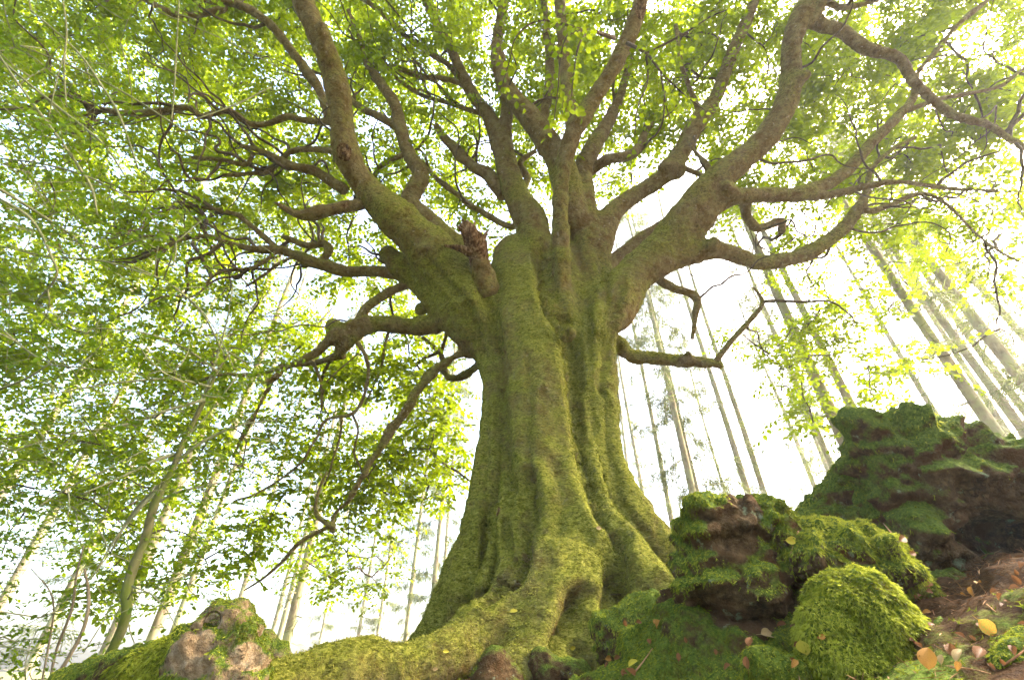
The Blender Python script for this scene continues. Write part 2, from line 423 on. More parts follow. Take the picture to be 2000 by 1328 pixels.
def leaf_arrays(pos, d, nrm, size, wid=0.62, fold=0.16, spiny=False, droop=0.12, simple=False):
    """leaves at pos pointing along d, face normal nrm -> (V, Q, k verts per leaf)"""
    d = unit(d); s = unit(np.cross(d, nrm)); nn = np.cross(s, d); L = np.asarray(size)[:, None]
    if simple:
        vs_ = np.array([(0, 0), (0.42, 0.56 * wid), (1, 0), (0.55, -0.56 * wid)]); faces = [[0, 1, 2, 3]]
    elif spiny:
        prof = [(0.0, 0.0), (0.16, 0.42), (0.30, 0.22), (0.44, 0.52), (0.60, 0.26), (0.76, 0.38), (1.0, 0.0)]
        half = [(a, b * wid * 0.95) for a, b in prof]
        vs_ = [(0, 0)] + [(a, b) for a, b in half[1:-1]] + [(1, 0)] + [(a, -b) for a, b in half[1:-1][::-1]]
        faces = [[11, 0, 1, 2], [11, 2, 3, 10], [10, 3, 4, 9], [9, 4, 5, 8], [8, 5, 6, 7]]
        vs_ = np.array(vs_)
    else:
        vs_ = np.array([(0, 0), (0.28, 0.42 * wid), (0.66, 0.46 * wid), (1, 0), (0.66, -0.46 * wid), (0.28, -0.42 * wid)])
        faces = [[0, 1, 2, 3], [0, 3, 4, 5]]
    k = len(vs_)
    a = vs_[:, 0][None, :, None]; b_ = vs_[:, 1][None, :, None]
    V = pos[:, None, :] + (d[:, None, :] * a + s[:, None, :] * b_ + nn[:, None, :] * (np.abs(b_) * fold * 2 - droop * a * a)) * L[:, :, None]
    F = (np.arange(len(pos)) * k)[:, None, None] + np.array(faces)[None]
    return V.reshape(-1, 3), F.reshape(-1, 4), k

# ------------------------------------------------------------------ terrain
def ground_z(x, y):
    x = np.asarray(x, float); y = np.asarray(y, float)
    z = 0.02 + 0.22 * smooth(0.25, 1.25, y) + 0.07 * smooth(1.2, 4.2, y)
    z = z - 0.9 * smooth(5.5, 11, y)
    z = z - 0.32 * smooth(-0.8, -2.6, x) * (1 - smooth(5.5, 11, y) * 0.5)
    bank = smooth(0.35, 2.2, x) * smooth(0.35, 1.5, y) * (1 - smooth(3.2, 6.0, y))
    z = z + 0.50 * bank * (1 - 0.5 * smooth(3.0, 8.0, x))
    r = np.hypot(x, y); near = 1 - smooth(6, 30, r)
    p = np.stack([x * 1.6, y * 1.6, np.zeros_like(x)], -1)
    z = z + 0.05 * fbm(p, 3) * smooth(0.4, 1.2, r) * near
    p2 = np.stack([x * 9, y * 9, np.zeros_like(x) + 3.3], -1)
    z = z + (0.022 + 0.035 * smooth(0.7, 1.5, x)) * fbm(p2, 4) * near
    pf = np.stack([x * 0.05, y * 0.05, np.zeros_like(x) + 9.0], -1)
    return z + 0.5 * fbm(pf, 2) * smooth(12, 60, r) - 0.6 * smooth(12, 60, r)
def graded(a0, a1, fine, far):
    mid = np.arange(a0, a1, fine); g = [a1]
    st = fine
    while g[-1] < far: st *= 1.16; g.append(g[-1] + st)
    h = [a0]; st = fine
    while h[-1] > -far: st *= 1.16; h.append(h[-1] - st)
    return np.concatenate([np.array(h[1:][::-1]), mid, np.array(g)])
gx = graded(-2.0, 2.9, 0.027, 1500); gy = graded(0.6, 4.8, 0.030, 1500)
GX, GY = np.meshgrid(gx, gy, indexing='ij')
GZ = ground_z(GX, GY)
i = np.arange(len(gx) - 1)[:, None] * len(gy); j = np.arange(len(gy) - 1)[None, :]
GF = np.stack([i + j, i + len(gy) + j, i + len(gy) + j + 1, i + j + 1], -1).reshape(-1, 4)
gm = 0.5 + 0.7 * fbm(np.stack([GX * 2.3, GY * 2.3, GX * 0 + 5], -1), 3) - 0.55 * smooth(0.65, 1.2, GX) * (1 - smooth(4, 9, GX))
ground = mesh_obj('ground', np_mesh('ground', np.stack([GX, GY, GZ], -1).reshape(-1, 3), GF, M['ground'], True, {'moss': gm.ravel()}))
tag(ground, 'mossy brown forest floor rising towards the great beech', None, None, 'structure')

# ------------------------------------------------------------------ the great beech: traced skeleton
# each point: px, py, width in px, D (depth) or Y (ground distance)
def trace(pts, mode='D'):
    C, rad = [], []
    for px, py, wd, q in pts:
        p = P(px, py, q) if mode == 'D' else PY(px, py, q)
        C.append(p); rad.append(wd / 2 * depth_of(p) / FPX)
    return np.array(C), np.array(rad)
def fine(pts, mode='D', n=5):
    C, r = trace(pts, mode); q = catmull(np.column_stack([C, r]), n); return q[:, :3], np.maximum(q[:, 3], 0.003)

TRUNK = [  # mode Y
 [(1010,505,4.80,105),(1018,560,4.72,140),(1032,640,4.62,165),(1046,740,4.52,160),(1054,850,4.45,165),(1064,950,4.40,180),(1085,1050,4.32,215),(1092,1130,4.25,260),(1085,1200,4.15,270)],
 [(1150,500,4.95,95),(1155,640,4.80,105),(1160,740,4.68,100),(1164,850,4.66,104),(1180,940,4.66,104)],
 [(955,640,4.80,110),(978,740,4.72,80),(975,850,4.66,84),(962,950,4.62,92),(945,1050,4.60,105),(925,1130,4.6,110)],
 [(992,760,4.44,42),(1000,900,4.33,44),(990,1000,4.27,50),(975,1100,4.22,60),(950,1160,4.15,70)],
 [(1120,700,4.62,60),(1130,850,4.45,60),(1150,950,4.30,70),(1170,1030,4.2,90)],
 [(1075,540,5.05,200),(1075,700,4.98,225),(1075,850,4.92,235),(1080,1000,4.85,260),(1080,1150,4.8,320)],
 [(1096,640,4.62,50),(1098,560,4.62,54)],
]
ROOTS = [
 [(1180,940,4.66,104),(1216,1000,4.62,106),(1262,1052,4.64,94),(1318,1092,4.72,80),(1385,1125,4.9,64)],
 [(925,1120,4.6,115),(895,1190,4.6,105),(855,1245,4.6,80),(805,1290,4.6,60),(760,1310,4.65,40)],
 [(1060,1120,4.02,150),(1000,1190,3.75,120),(930,1240,3.45,105),(860,1285,3.2,95),(790,1310,3.05,90),(700,1318,2.9,115),(600,1335,2.75,115),(510,1350,2.6,110)],
 [(1090,1150,3.95,200),(1060,1230,3.65,170),(1040,1285,3.4,120),(1005,1325,3.15,90)],
 [(1150,1050,4.18,150),(1205,1095,4.05,125),(1255,1135,3.95,115),(1305,1175,3.85,95),(1360,1215,3.8,80)],
 [(1120,1170,3.9,140),(1150,1250,3.7,110),(1190,1300,3.5,80)],
]
LIMBS = {   # mode D; these are fused with the trunk
 'big_left': [(985,680,120,5.75),(930,600,150,6.0),(880,535,128,6.15),(820,468,112,6.2),(760,412,98,6.2),(710,360,82,6.2),(675,295,76,6.1),(667,220,71,6.1),(650,140,66,6.1),(622,70,62,6.1),(585,-10,62,6.2),(545,-90,58,6.3)],
 'under_left': [(930,640,130,6.0),(875,590,115,6.2),(825,545,85,6.4),(785,522,72,6.5),(758,498,52,6.5)],
 'low_left': [(935,660,100,6.0),(880,622,75,6.15),(846,632,50,6.2),(800,638,45,6.2),(745,632,42,6.2),(705,640,50,6.15),(680,662,52,6.1),(662,690,38,6.1)],
 'low_left_bare': [(712,622,30,6.12),(682,640,34,6.05),(648,662,32,6.0),(618,688,22,5.95),(575,712,21,5.9),(540,735,20,5.9),(518,772,18,5.85),(495,815,15,5.8),(470,860,13,5.8),(450,905,8,5.75)],
 'centre_front': [(1105,660,66,5.65),(1098,560,58,5.95),(1095,450,48,6.1),(1095,380,46,6.15),(1103,315,47,6.2),(1122,255,52,6.2),(1160,192,50,6.2),(1200,130,47,6.2),(1232,65,43,6.25),(1252,0,40,6.3),(1268,-70,38,6.4)],
 'centre_back': [(1045,520,110,6.5),(1040,440,85,6.8),(1015,395,72,7.0),(993,340,58,7.2),(975,280,48,7.4),(955,228,40,7.6),(925,188,34,7.7),(900,140,32,7.8),(880,95,30,7.9),(858,55,28,8.0),(832,0,26,8.1),(800,-60,22,8.3)],
 'centre_up': [(1000,350,44,7.2),(990,300,42,7.3),(988,250,38,7.4),(990,205,34,7.5),(978,150,34,7.7),(972,80,33,7.9),(985,0,30,8.1),(990,-60,26,8.3)],
 'centre_thick': [(1120,430,80,6.7),(1098,330,75,6.9),(1070,280,70,6.9),(1035,230,62,7.0),(1000,190,52,7.1),(978,145,44,7.3),(970,90,36,7.5)],
 'right_stem': [(1160,620,115,6.3),(1152,520,100,6.6),(1146,440,78,6.8),(1138,380,66,7.0),(1140,330,56,7.2),(1160,285,52,7.3),(1190,235,34,7.6),(1212,185,26,7.8),(1230,120,22,8.0),(1240,40,18,8.2)],
 'right_arc': [(1155,520,90,6.6),(1175,455,80,6.8),(1200,412,52,6.9),(1245,378,42,7.0),(1292,348,44,7.0),(1325,308,52,7.1),(1358,245,48,7.2),(1398,190,40,7.3),(1422,125,36,7.4),(1446,68,33,7.5),(1474,0,30,7.6),(1490,-60,28,7.8)],
 'big_right': [(1150,730,40,5.5),(1165,660,90,5.7),(1195,598,118,6.0),(1240,535,104,6.25),(1290,482,92,6.3),(1340,420,85,6.3),(1390,360,78,6.3),(1440,320,72,6.3),(1490,275,68,6.3),(1530,215,62,6.3),(1545,150,58,6.3),(1545,92,55,6.3),(1562,40,55,6.35),(1590,-20,46,6.4),(1620,-90,40,6.5)],
 'right_far': [(1585,35,40,6.35),(1610,52,35,6.35),(1645,62,31,6.35),(1692,96,31,6.3),(1752,112,29,6.3),(1785,160,27,6.2),(1830,202,27,6.2),(1868,228,25,6.1),(1930,245,22,6.0),(1965,268,20,5.95),(2010,292,18,5.9),(2080,330,14,5.8)],
 'right_mid': [(1290,500,80,6.3),(1335,470,72,6.3),(1368,435,62,6.3),(1395,402,54,6.3),(1430,386,48,6.3),(1500,381,43,6.35),(1560,381,38,6.4),(1612,382,28,6.4),(1655,374,21,6.4),(1700,363,19,6.3),(1758,355,17,6.2),(1850,368,13,6.1),(2000,376,9,6.0),(2150,384,6,5.9)],
 'right_mid_up': [(1560,378,36,6.4),(1610,362,34,6.5),(1655,332,32,6.6),(1702,280,28,6.7),(1750,232,26,6.8),(1783,192,20,6.9),(1792,145,14,7.0),(1828,100,15,7.1),(1872,48,15,7.1),(1930,0,13,7.2),(2000,-60,10,7.3)],
 'right_low': [(1250,530,80,6.2),(1310,505,70,6.3),(1370,490,56,6.4),(1420,492,45,6.5),(1480,512,43,6.55),(1540,507,43,6.6),(1590,487,43,6.65),(1640,452,38,6.7),(1672,415,34,6.75),(1692,378,24,6.8),(1702,330,16,6.9),(1745,290,12,7.0),(1790,268,10,7.1)],
 'lowest_right': [(1150,640,60,6.2),(1195,668,50,6.15),(1240,696,43,6.1),(1300,701,37,6.0),(1360,706,34,5.9),(1405,712,28,5.85)],
 'long_bare': [(960,670,50,5.95),(925,682,40,5.9),(898,692,29,5.9),(855,718,25,5.85),(820,757,25,5.75),(798,795,25,5.65),(766,836,27,5.55),(739,882,27,5.45),(705,930,27,5.35),(681,976,25,5.25),(652,1008,20,5.2),(650,1036,18,5.15)],
 'short_left': [(960,710,40,6.0),(934,714,27,6.1),(903,735,24,6.2),(878,738,20,6.3),(862,715,14,6.5)],
 'behind_left': [(900,500,80,6.7),(840,440,62,6.9),(800,395,50,7.0),(822,345,44,7.1),(800,305,40,7.2),(782,250,36,7.3),(772,205,32,7.4),(745,165,28,7.5),(718,125,22,7.6),(705,80,16,7.7),(680,20,12,7.8)],
 'far_arc_left': [(668,270,30,6.35),(642,225,26,6.5),(620,170,28,6.6),(568,98,27,6.7),(525,45,25,6.7),(466,10,22,6.7),(396,0,18,6.7),(300,-30,14,6.7)],
}
STUB = [(962,600,30,6.0),(950,560,46,5.86),(942,525,48,5.8),(934,495,44,5.78),(922,465,34,5.78),(906,438,18,5.8)]
BRANCH = {   # thin branches, mode D: (parent limb, points)
 'b1': ('big_left', [(672,372,24,6.15),(640,350,22,6.2),(609,333,22,6.2),(578,326,19,6.2),(545,312,15,6.2),(508,294,12,6.2),(470,285,8,6.2)]),
 'b2': ('big_left', [(660,300,16,6.2),(637,294,14,6.3),(578,294,13,6.35),(546,312,12,6.4),(525,333,11,6.4),(480,340,10,6.4),(434,343,8,6.4)]),
 'b3': ('big_left', [(668,240,20,6.2),(641,238,16,6.3),(595,235,15,6.4),(560,228,15,6.4),(525,242,14,6.4),(483,242,15,6.4),(448,217,15,6.4),(396,228,15,6.4),(368,210,15,6.4),(300,220,14,6.4),(245,221,13,6.4),(195,216,12,6.4),(152,226,9,6.4)]),
 'b4': ('big_left', [(497,301,10,6.2),(480,322,10,6.25),(431,312,10,6.3),(375,308,8,6.3)]),
 'b5': ('far_arc_left', [(440,12,16,6.7),(431,21,15,6.7),(357,31,14,6.7),(320,18,12,6.7),(270,-5,10,6.7)]),
 'b6': ('under_left', [(800,540,34,6.45),(768,534,30,6.5),(729,530,28,6.5),(680,530,28,6.5),(645,521,28,6.45),(614,512,27,6.4),(575,497,23,6.4),(545,488,20,6.35),(502,487,16,6.3),(450,475,12,6.3),(398,462,10,6.3),(346,471,8,6.3),(277,505,6,6.3)]),
 'b7': ('under_left', [(630,512,20,6.45),(644,488,19,6.5),(632,476,17,6.5),(599,479,15,6.5),(554,461,13,6.5)]),
 'b8': ('under_left', [(545,487,14,6.35),(502,452,13,6.4),(464,421,11,6.4),(409,407,8,6.4),(360,402,6,6.4)]),
 'b9': ('under_left', [(560,492,10,6.35),(540,492,9,6.3),(499,521,9,6.2),(455,528,8,6.2),(422,535,7,6.15),(402,559,5,6.1)]),
 'b10': ('under_left', [(580,500,8,6.4),(555,510,7,6.35),(520,535,6,6.3),(480,560,5,6.3)]),
 'b11': ('low_left', [(820,546,26,6.5),(786,558,22,6.4),(745,580,22,6.3),(715,605,22,6.2),(700,640,24,6.15)]),
 'b12': ('low_left', [(669,692,26,6.1),(645,700,16,6.15),(620,707,14,6.2),(560,714,12,6.2),(500,732,10,6.2),(440,730,8,6.2),(380,748,6,6.2),(300,790,5,6.2)]),
 'b13': ('low_left', [(690,660,12,6.1),(712,688,9,6.05),(720,720,8,6.0),(712,765,8,5.9),(690,807,8,5.8),(637,820,7,5.7),(617,856,6,5.6),(593,898,6,5.5),(556,930,5,5.5),(502,963,5,5.4),(458,977,4,5.4)]),
 'b14': ('low_left', [(688,807,6,5.8),(700,845,5,5.8),(692,885,5,5.8),(706,920,4,5.8)]),
 'b15': ('low_left', [(665,815,6,5.75),(662,860,5,5.75),(650,905,5,5.7),(632,950,4,5.7)]),
 'b16': ('low_left', [(610,705,8,6.1),(630,755,7,6.05),(628,800,5,6.0),(640,745,4,6.1),(700,690,4,6.2)]),
 'b17': ('low_left', [(760,640,8,6.25),(750,690,6,6.3),(735,740,5,6.3),(712,790,4,6.3)]),
 'b18': ('long_bare', [(652,1030,12,5.15),(632,1034,10,5.15),(587,1058,9,5.1),(557,1091,8,5.05),(519,1125,6,5.0),(478,1152,3,5.0)]),
 'b19': ('long_bare', [(650,1032,14,5.15),(638,1022,12,5.15),(618,1003,10,5.2),(622,960,6,5.25),(640,920,4,5.3)]),
 'b20': ('short_left', [(868,728,14,6.35),(864,693,12,6.4),(846,675,9,6.5),(826,657,7,6.5)]),
 'b21': ('short_left', [(862,700,8,6.45),(870,660,8,6.5),(880,630,8,6.5)]),
 'b22': ('lowest_right', [(1398,705,14,5.85),(1430,664,13,5.85),(1468,622,11,5.85),(1490,590,8,5.85),(1470,560,5,5.85)]),
 'b23': ('big_right', [(1275,535,22,6.3),(1310,560,19,6.25),(1358,580,19,6.2),(1357,620,15,6.15),(1352,662,8,6.1)]),
 'b24': ('right_mid', [(1455,395,24,6.4),(1460,425,21,6.5),(1482,446,19,6.55),(1524,432,17,6.6),(1526,455,14,6.6)]),
 'b25': ('right_low', [(1675,410,18,6.75),(1705,412,15,6.7),(1740,400,12,6.7),(1800,378,9,6.7),(1850,400,6,6.6),(1900,450,5,6.6),(1950,490,5,6.5),(2010,520,4,6.5)]),
 'b26': ('right_mid_up', [(1775,215,12,6.85),(1830,195,10,6.8),(1880,185,9,6.8),(1950,170,8,6.8),(1985,145,7,6.8),(2030,110,6,6.8)]),
 'b27': ('behind_left', [(778,250,18,7.3),(741,228,17,7.4),(706,213,16,7.5),(680,190,12,7.6),(640,150,9,7.7)]),
 'b28': ('centre_back', [(1015,440,18,7.0),(990,440,14,7.1),(930,408,13,7.2),(885,375,12,7.3),(850,345,12,7.4),(815,310,11,7.5),(790,290,9,7.6)]),
 'b29': ('centre_back', [(985,380,36,7.2),(955,345,32,7.3),(925,325,30,7.4),(895,300,26,7.5),(868,270,20,7.6),(850,245,14,7.7)]),
 'b30': ('centre_back', [(935,200,20,7.7),(900,160,16,7.9),(880,130,14,8.0),(840,105,13,8.0),(790,70,13,8.1),(745,25,12,8.1),(705,-5,10,8.2)]),
 'b31': ('centre_back', [(905,165,13,7.8),(870,155,13,7.9),(820,150,12,8.0),(780,135,12,8.0),(735,132,10,8.1)]),
 'b32': ('centre_back', [(950,225,12,7.6),(915,215,11,7.7),(870,200,10,7.8),(820,185,9,7.9),(770,150,8,8.0)]),
 'b33': ('centre_front', [(1118,270,32,6.6),(1112,215,30,6.9),(1105,150,28,7.1),(1098,80,26,7.3),(1092,0,24,7.5),(1090,-50,22,7.6)]),
 'b34': ('centre_thick', [(1060,300,22,7.1),(1065,220,22,7.4),(1075,140,20,7.6),(1068,60,18,7.8),(1062,0,16,8.0)]),
 'b35': ('right_stem', [(1150,335,24,7.2),(1190,312,26,7.1),(1225,305,24,7.1),(1250,285,20,7.2),(1258,262,16,7.3),(1275,240,10,7.4)]),
 'b36': ('right_arc', [(1370,225,14,7.2),(1350,180,12,7.4),(1330,120,10,7.5),(1320,50,9,7.7)]),
 'b37': ('big_right', [(1575,52,18,6.3),(1600,20,22,6.3),(1605,-20,22,6.3)]),
 'b38': ('right_far', [(1605,0,14,6.4),(1640,14,14,6.4),(1680,10,11,6.4),(1730,-5,8,6.4)]),
 'b39': ('big_right', [(1165,575,34,6.35),(1195,512,34,6.8),(1255,468,32,7.1),(1315,428,27,7.4),(1400,398,20,7.6)]),
 'b40': ('big_right', [(1395,350,12,6.4),(1380,320,11,6.5),(1360,300,9,6.6),(1340,270,6,6.7)]),
 'b41': ('right_arc', [(1320,320,12,7.1),(1350,335,11,7.2),(1390,345,9,7.3),(1440,330,7,7.4)]),
 'b42': ('centre_back', [(1000,395,20,7.1),(1030,350,18,7.4),(1015,320,15,7.5),(1045,295,10,7.6)]),
 'b43': ('big_right', [(1200,600,14,6.3),(1225,615,7,6.3),(1200,632,5,6.3),(1210,640,3,6.3)]),
 'b44': ('behind_left', [(795,300,14,7.2),(750,320,12,7.3),(728,345,10,7.4),(715,330,8,7.5)]),
}
H = 0.027
tree_pts = []
segs = []     # (sid, C, r, k)
names = ['trunk']
for t in TRUNK:
    C, r = fine([(a, b, d, c) for a, b, c, d in t], 'Y'); segs.append((0, C, r * (0.80 if t is TRUNK[5] else 0.90), 60.0))
for t in ROOTS:
    C, r = fine([(a, b, d, c) for a, b, c, d in t], 'Y'); names.append('root'); segs.append((len(names) - 1, C, r, 38.0))
limb_id = {}
for k_, t in LIMBS.items():
    C, r = fine(t, 'D'); names.append('limb'); limb_id[k_] = len(names) - 1
    r = r * (0.74 - 0.07 * smooth(0.15, 0.5, np.linspace(0, 1, len(r)))) * (1 + 0.16 * fbm(C * 3.0 + limb_id[k_], 2)); segs.append((limb_id[k_], C, r, 48.0))
def ball(px, py, wd, D, sid, k=30.0):
    p = P(px, py, D); segs.append((sid, p[None], np.array([wd / 2 * D / FPX]), k))
# knots, stubs and swellings
ball(1108, 652, 30, 5.12, 0, 60); ball(1210, 1056, 38, 3.78, 5, 50); ball(795, 518, 46, 6.42, limb_id['under_left'], 40)
ball(1392, 478, 30, 6.2, limb_id['right_low'], 45); ball(822, 604, 22, 6.25, limb_id['low_left'], 40); ball(655, 640, 38, 6.15, limb_id['low_left'])
def stub(px0, py0, w0, px1, py1, w1, D, sid):
    C, r = trace([(px0, py0, w0, D), ((px0 + px1) / 2, (py0 + py1) / 2, (w0 + w1) / 2, D - .05), (px1, py1, w1, D - .1)]); segs.append((sid, C, r, 40))
stub(1545, 165, 36, 1572, 148, 20, 6.25, limb_id['big_right']); stub(640, 110, 40, 628, 55, 22, 5.95, limb_id['big_left'])
stub(540, 735, 16, 518, 745, 13, 5.88, limb_id['low_left_bare']); stub(1340, 705, 26, 1345, 688, 12, 5.9, limb_id['lowest_right'])
stub(1430, 375, 26, 1420, 365, 20, 6.2, limb_id['right_mid']); stub(1320, 330, 40, 1300, 325, 26, 7.0, limb_id['right_arc'])
lo = np.min([(C - r[:, None]).min(0) for _, C, r, _ in segs], 0) - 0.2
hi = np.max([(C + r[:, None]).max(0) for _, C, r, _ in segs], 0) + 0.2
lo[2] = max(lo[2], 0.05)
fld = Field(lo, hi, H)
for sid, C, r, k in segs: fld.stroke(C, r, k, sid)
for px, py, wd, D in ((1065, 545, 14, 5.75), (1068, 580, 12, 5.6)): fld.carve(P(px, py, D), wd / 2 * D / FPX * 1.2, 60)
TV, TF, TID = fld.mesh(); del fld
TV = lap_smooth(TV, TF, 2, 0.5)
TN = vnormals(TV, TF)
low = 1 - smooth(4.2, 6.0, TV[:, 2])
flute = fbm(TV * np.array([3.2, 3.2, 0.45]), 3); lump = fbm(TV * 5.5, 3); small = fbm(TV * 14, 3)
small_r = fbm(TV * np.array([18, 18, 34.0]), 3)
TV = TV + TN * (flute * 0.036 * low + lump * (0.012 + 0.016 * low) + small * 0.013 + small_r * 0.010)[:, None]
TN = vnormals(TV, TF)
CREASE = [  # px polyline, half width px, depth m
 ([(1063,490),(1064,560),(1080,605),(1104,640),(1118,690),(1125,760),(1132,840),(1145,900),(1160,960),(1185,1020),(1215,1050)], 11, 0.11),
 ([(940,560),(955,590),(968,640),(975,700),(978,800),(985,880),(1000,960)], 9, 0.06),
 ([(1033,930),(1036,1007),(1023,1040),(1020,1082),(1010,1121),(984,1142),(950,1165)], 11, 0.12),
 ([(951,1000),(958,1095),(966,1148)], 10, 0.09), ([(985,1020),(994,1100),(977,1144)], 8, 0.06),
 ([(1202,1062),(1206,1127),(1195,1180)], 16, 0.11), ([(1130,1170),(1117,1209),(1106,1256)], 18, 0.16),
 ([(1165,480),(1185,560),(1182,650),(1176,760)], 9, 0.05), ([(1030,690),(1034,760),(1030,850),(1036,930)], 6, 0.03), ([(1212,560),(1200,620),(1192,700)], 8, 0.04),
 ([(955,720),(950,850),(938,960)], 6, 0.035), ([(1085,900),(1100,980),(1090,1040)], 9, 0.03), ([(1180,760),(1190,880),(1215,980),(1255,1040)], 7, 0.035), ([(1150,620),(1152,720),(1160,840)], 6, 0.03),
 ([(905,600),(935,650),(950,700)], 8, 0.05), ([(830,500),(880,560),(920,600)], 8, 0.05)]
rel = TV - CAM; dep = rel @ np.array([0, CS, SN]); upc = rel @ np.array([0, -SN, CS])
tpx = 1000 + FPX * rel[:, 0] / dep; tpy = 664 - FPX * upc / dep
frontf = smooth(0.0, 0.35, -(TN * unit(rel)).sum(1)) * (dep < 7.2)
wob = 5.0 * fbm(TV * 4, 2)
for pl, hw, dp in CREASE:
    pl = catmull(np.array(pl, float), 4); best = np.full(len(TV), 1e9)
    sel = np.nonzero((tpx > pl[:, 0].min() - 60) & (tpx < pl[:, 0].max() + 60) & (tpy > pl[:, 1].min() - 50) & (tpy < pl[:, 1].max() + 50) & (frontf > 0))[0]
    if not len(sel): continue
    bd = np.full(len(sel), 1e9)
    for a0, a1 in zip(pl[:-1], pl[1:]):
        v_ = a1 - a0; t_ = np.clip(((tpx[sel] - a0[0]) * v_[0] + (tpy[sel] - a0[1]) * v_[1]) / (v_ @ v_), 0, 1)
        bd = np.minimum(bd, np.hypot(tpx[sel] + wob[sel] - a0[0] - t_ * v_[0], tpy[sel] - a0[1] - t_ * v_[1]))
    amt = dp * (np.exp(-(bd / hw) ** 2) + 0.25 * np.exp(-(bd / (hw * 2.8)) ** 2) - 0.22 * np.exp(-((bd - hw * 2.4) / hw) ** 2))
    TV[sel] -= TN[sel] * (amt * frontf[sel])[:, None]
TN = vnormals(TV, TF)
# moss: strong low on the trunk, thinner and browner along the limbs
moss = 0.17 * low + 0.12 + 0.22 * fbm(TV * 1.3, 3) - 0.16 * smooth(6.0, 8.0, TV[:, 2])
wound = np.zeros(len(TV))
def mark(px, py, wd, D, stretch=1.0):
    p = P(px, py, D); d = TV - p; d[:, 2] /= stretch
    rr = wd / 2 * D / FPX; q = np.linalg.norm(d, axis=1) / rr
    np.maximum(wound, 1 - smooth(0.55, 1.15, q), out=wound)
for a in ((668, 300, 46, 5.85, 1.5), (1575, 148, 30, 6.2), (1258, 18, 40, 6.12, 2.2), (1210, 1056, 22, 3.75), (972, 998, 15, 4.05, 1.6), (985, 782, 11, 4.55, 1.6), (940, 560, 44, 5.6, 2.2), (965, 620, 16, 5.45, 2.4)): mark(*a)
barem = np.zeros(len(TV))
for px, py, wd, D in ((1395,420,60,6.1),(1482,395,50,6.25),(1345,712,45,5.8),(920,690,60,5.8),(1640,380,90,6.35),(1700,364,70,6.3),(705,640,60,5.95),(655,665,60,5.9),(1640,62,50,6.2),(1130,270,60,6.1),(1200,130,60,6.0),(690,330,60,6.0),(1095,470,40,6.0),(1034,1000,24,3.85),(1028,1090,22,3.6),(1165,690,30,5.0),(1172,730,20,4.9)):
    barem = np.maximum(barem, 1 - smooth(0.4, 1.2, np.linalg.norm(TV - P(px, py, D), axis=1) / (wd / 2 * D / FPX)))
moss = moss - 0.5 * barem
bare = np.isin(TID, [limb_id['low_left_bare'], limb_id['long_bare']])
moss = moss - 0.22 * bare
tb = PY(1080, 1200, 4.6)
beech = empty('beech_tree', (tb[0], tb[1], float(ground_z(tb[0], tb[1]))), 'huge old mossy beech with spreading limbs and buttressed roots', 'tree')
fid = TID[TF[:, 0]]
# tidy: face belongs to majority of its corners
ids = TID[TF]; fid = np.where((ids[:, 0] == ids[:, 1]) | (ids[:, 0] == ids[:, 2]) | (ids[:, 0] == ids[:, 3]), ids[:, 0], np.where((ids[:, 1] == ids[:, 2]) | (ids[:, 1] == ids[:, 3]), ids[:, 1], ids[:, 2]))
wood_part = {}
beech_inv = np.array(beech.location)
for s_, nm in enumerate(names):
    fs = TF[fid == s_]
    if not len(fs): continue
    u, inv = np.unique(fs, return_inverse=True); fs = inv.reshape(fs.shape)
    me = np_mesh(nm, TV[u] - beech_inv, fs, M['bark'], True, {'moss': moss[u], 'wound': wound[u]})
    me.normals_split_custom_set_from_vertices(TN[u].astype(np.float32))
    o = mesh_obj(nm, me, beech); wood_part[s_] = o
# broken stub of dead wood, split open at the tip
C, r = fine(STUB, 'D', 8)
V, Q, T = tube_arrays(C - beech_inv, r, 18, 0.55, True, 3)
V = V + unit(V - V.mean(0)) * (fbm(V * np.array([22, 22, 5]), 3) * 0.03)[:, None]
w_ = smooth(0.15, 0.75, (V[:, 2] - V[:, 2].min()) / np.ptp(V[:, 2]))
stubo = mesh_obj('broken_stub', np_mesh('broken_stub', V, [Q, T], M['bark'], True, {'moss': 0.1 - 0.5 * w_, 'wound': w_ * 1.0}), beech)
tag(stubo, 'split reddish stub of a broken limb')
sp = Soup()
for pts in ([(925,492,26,5.72),(900,486,16,5.7),(868,480,5,5.7)], [(925,470,24,5.74),(912,448,13,5.76),(903,428,4,5.78)], [(930,462,16,5.72),(926,444,8,5.74),(928,430,2,5.75)], [(940,478,16,5.72),(948,458,8,5.74),(956,448,2,5.75)], [(912,456,12,5.70),(898,446,6,5.7),(890,440,2,5.7)]):
    C, r = fine(pts); sp.tube(C - beech_inv, r, 7, 0.5)
me_o = sp.obj('splinter', M['bark'], stubo, an='moss')
me_o.data.attributes.new('wound', 'FLOAT', 'POINT').data.foreach_set('value', np.ones(len(me_o.data.vertices), dtype=np.float32))
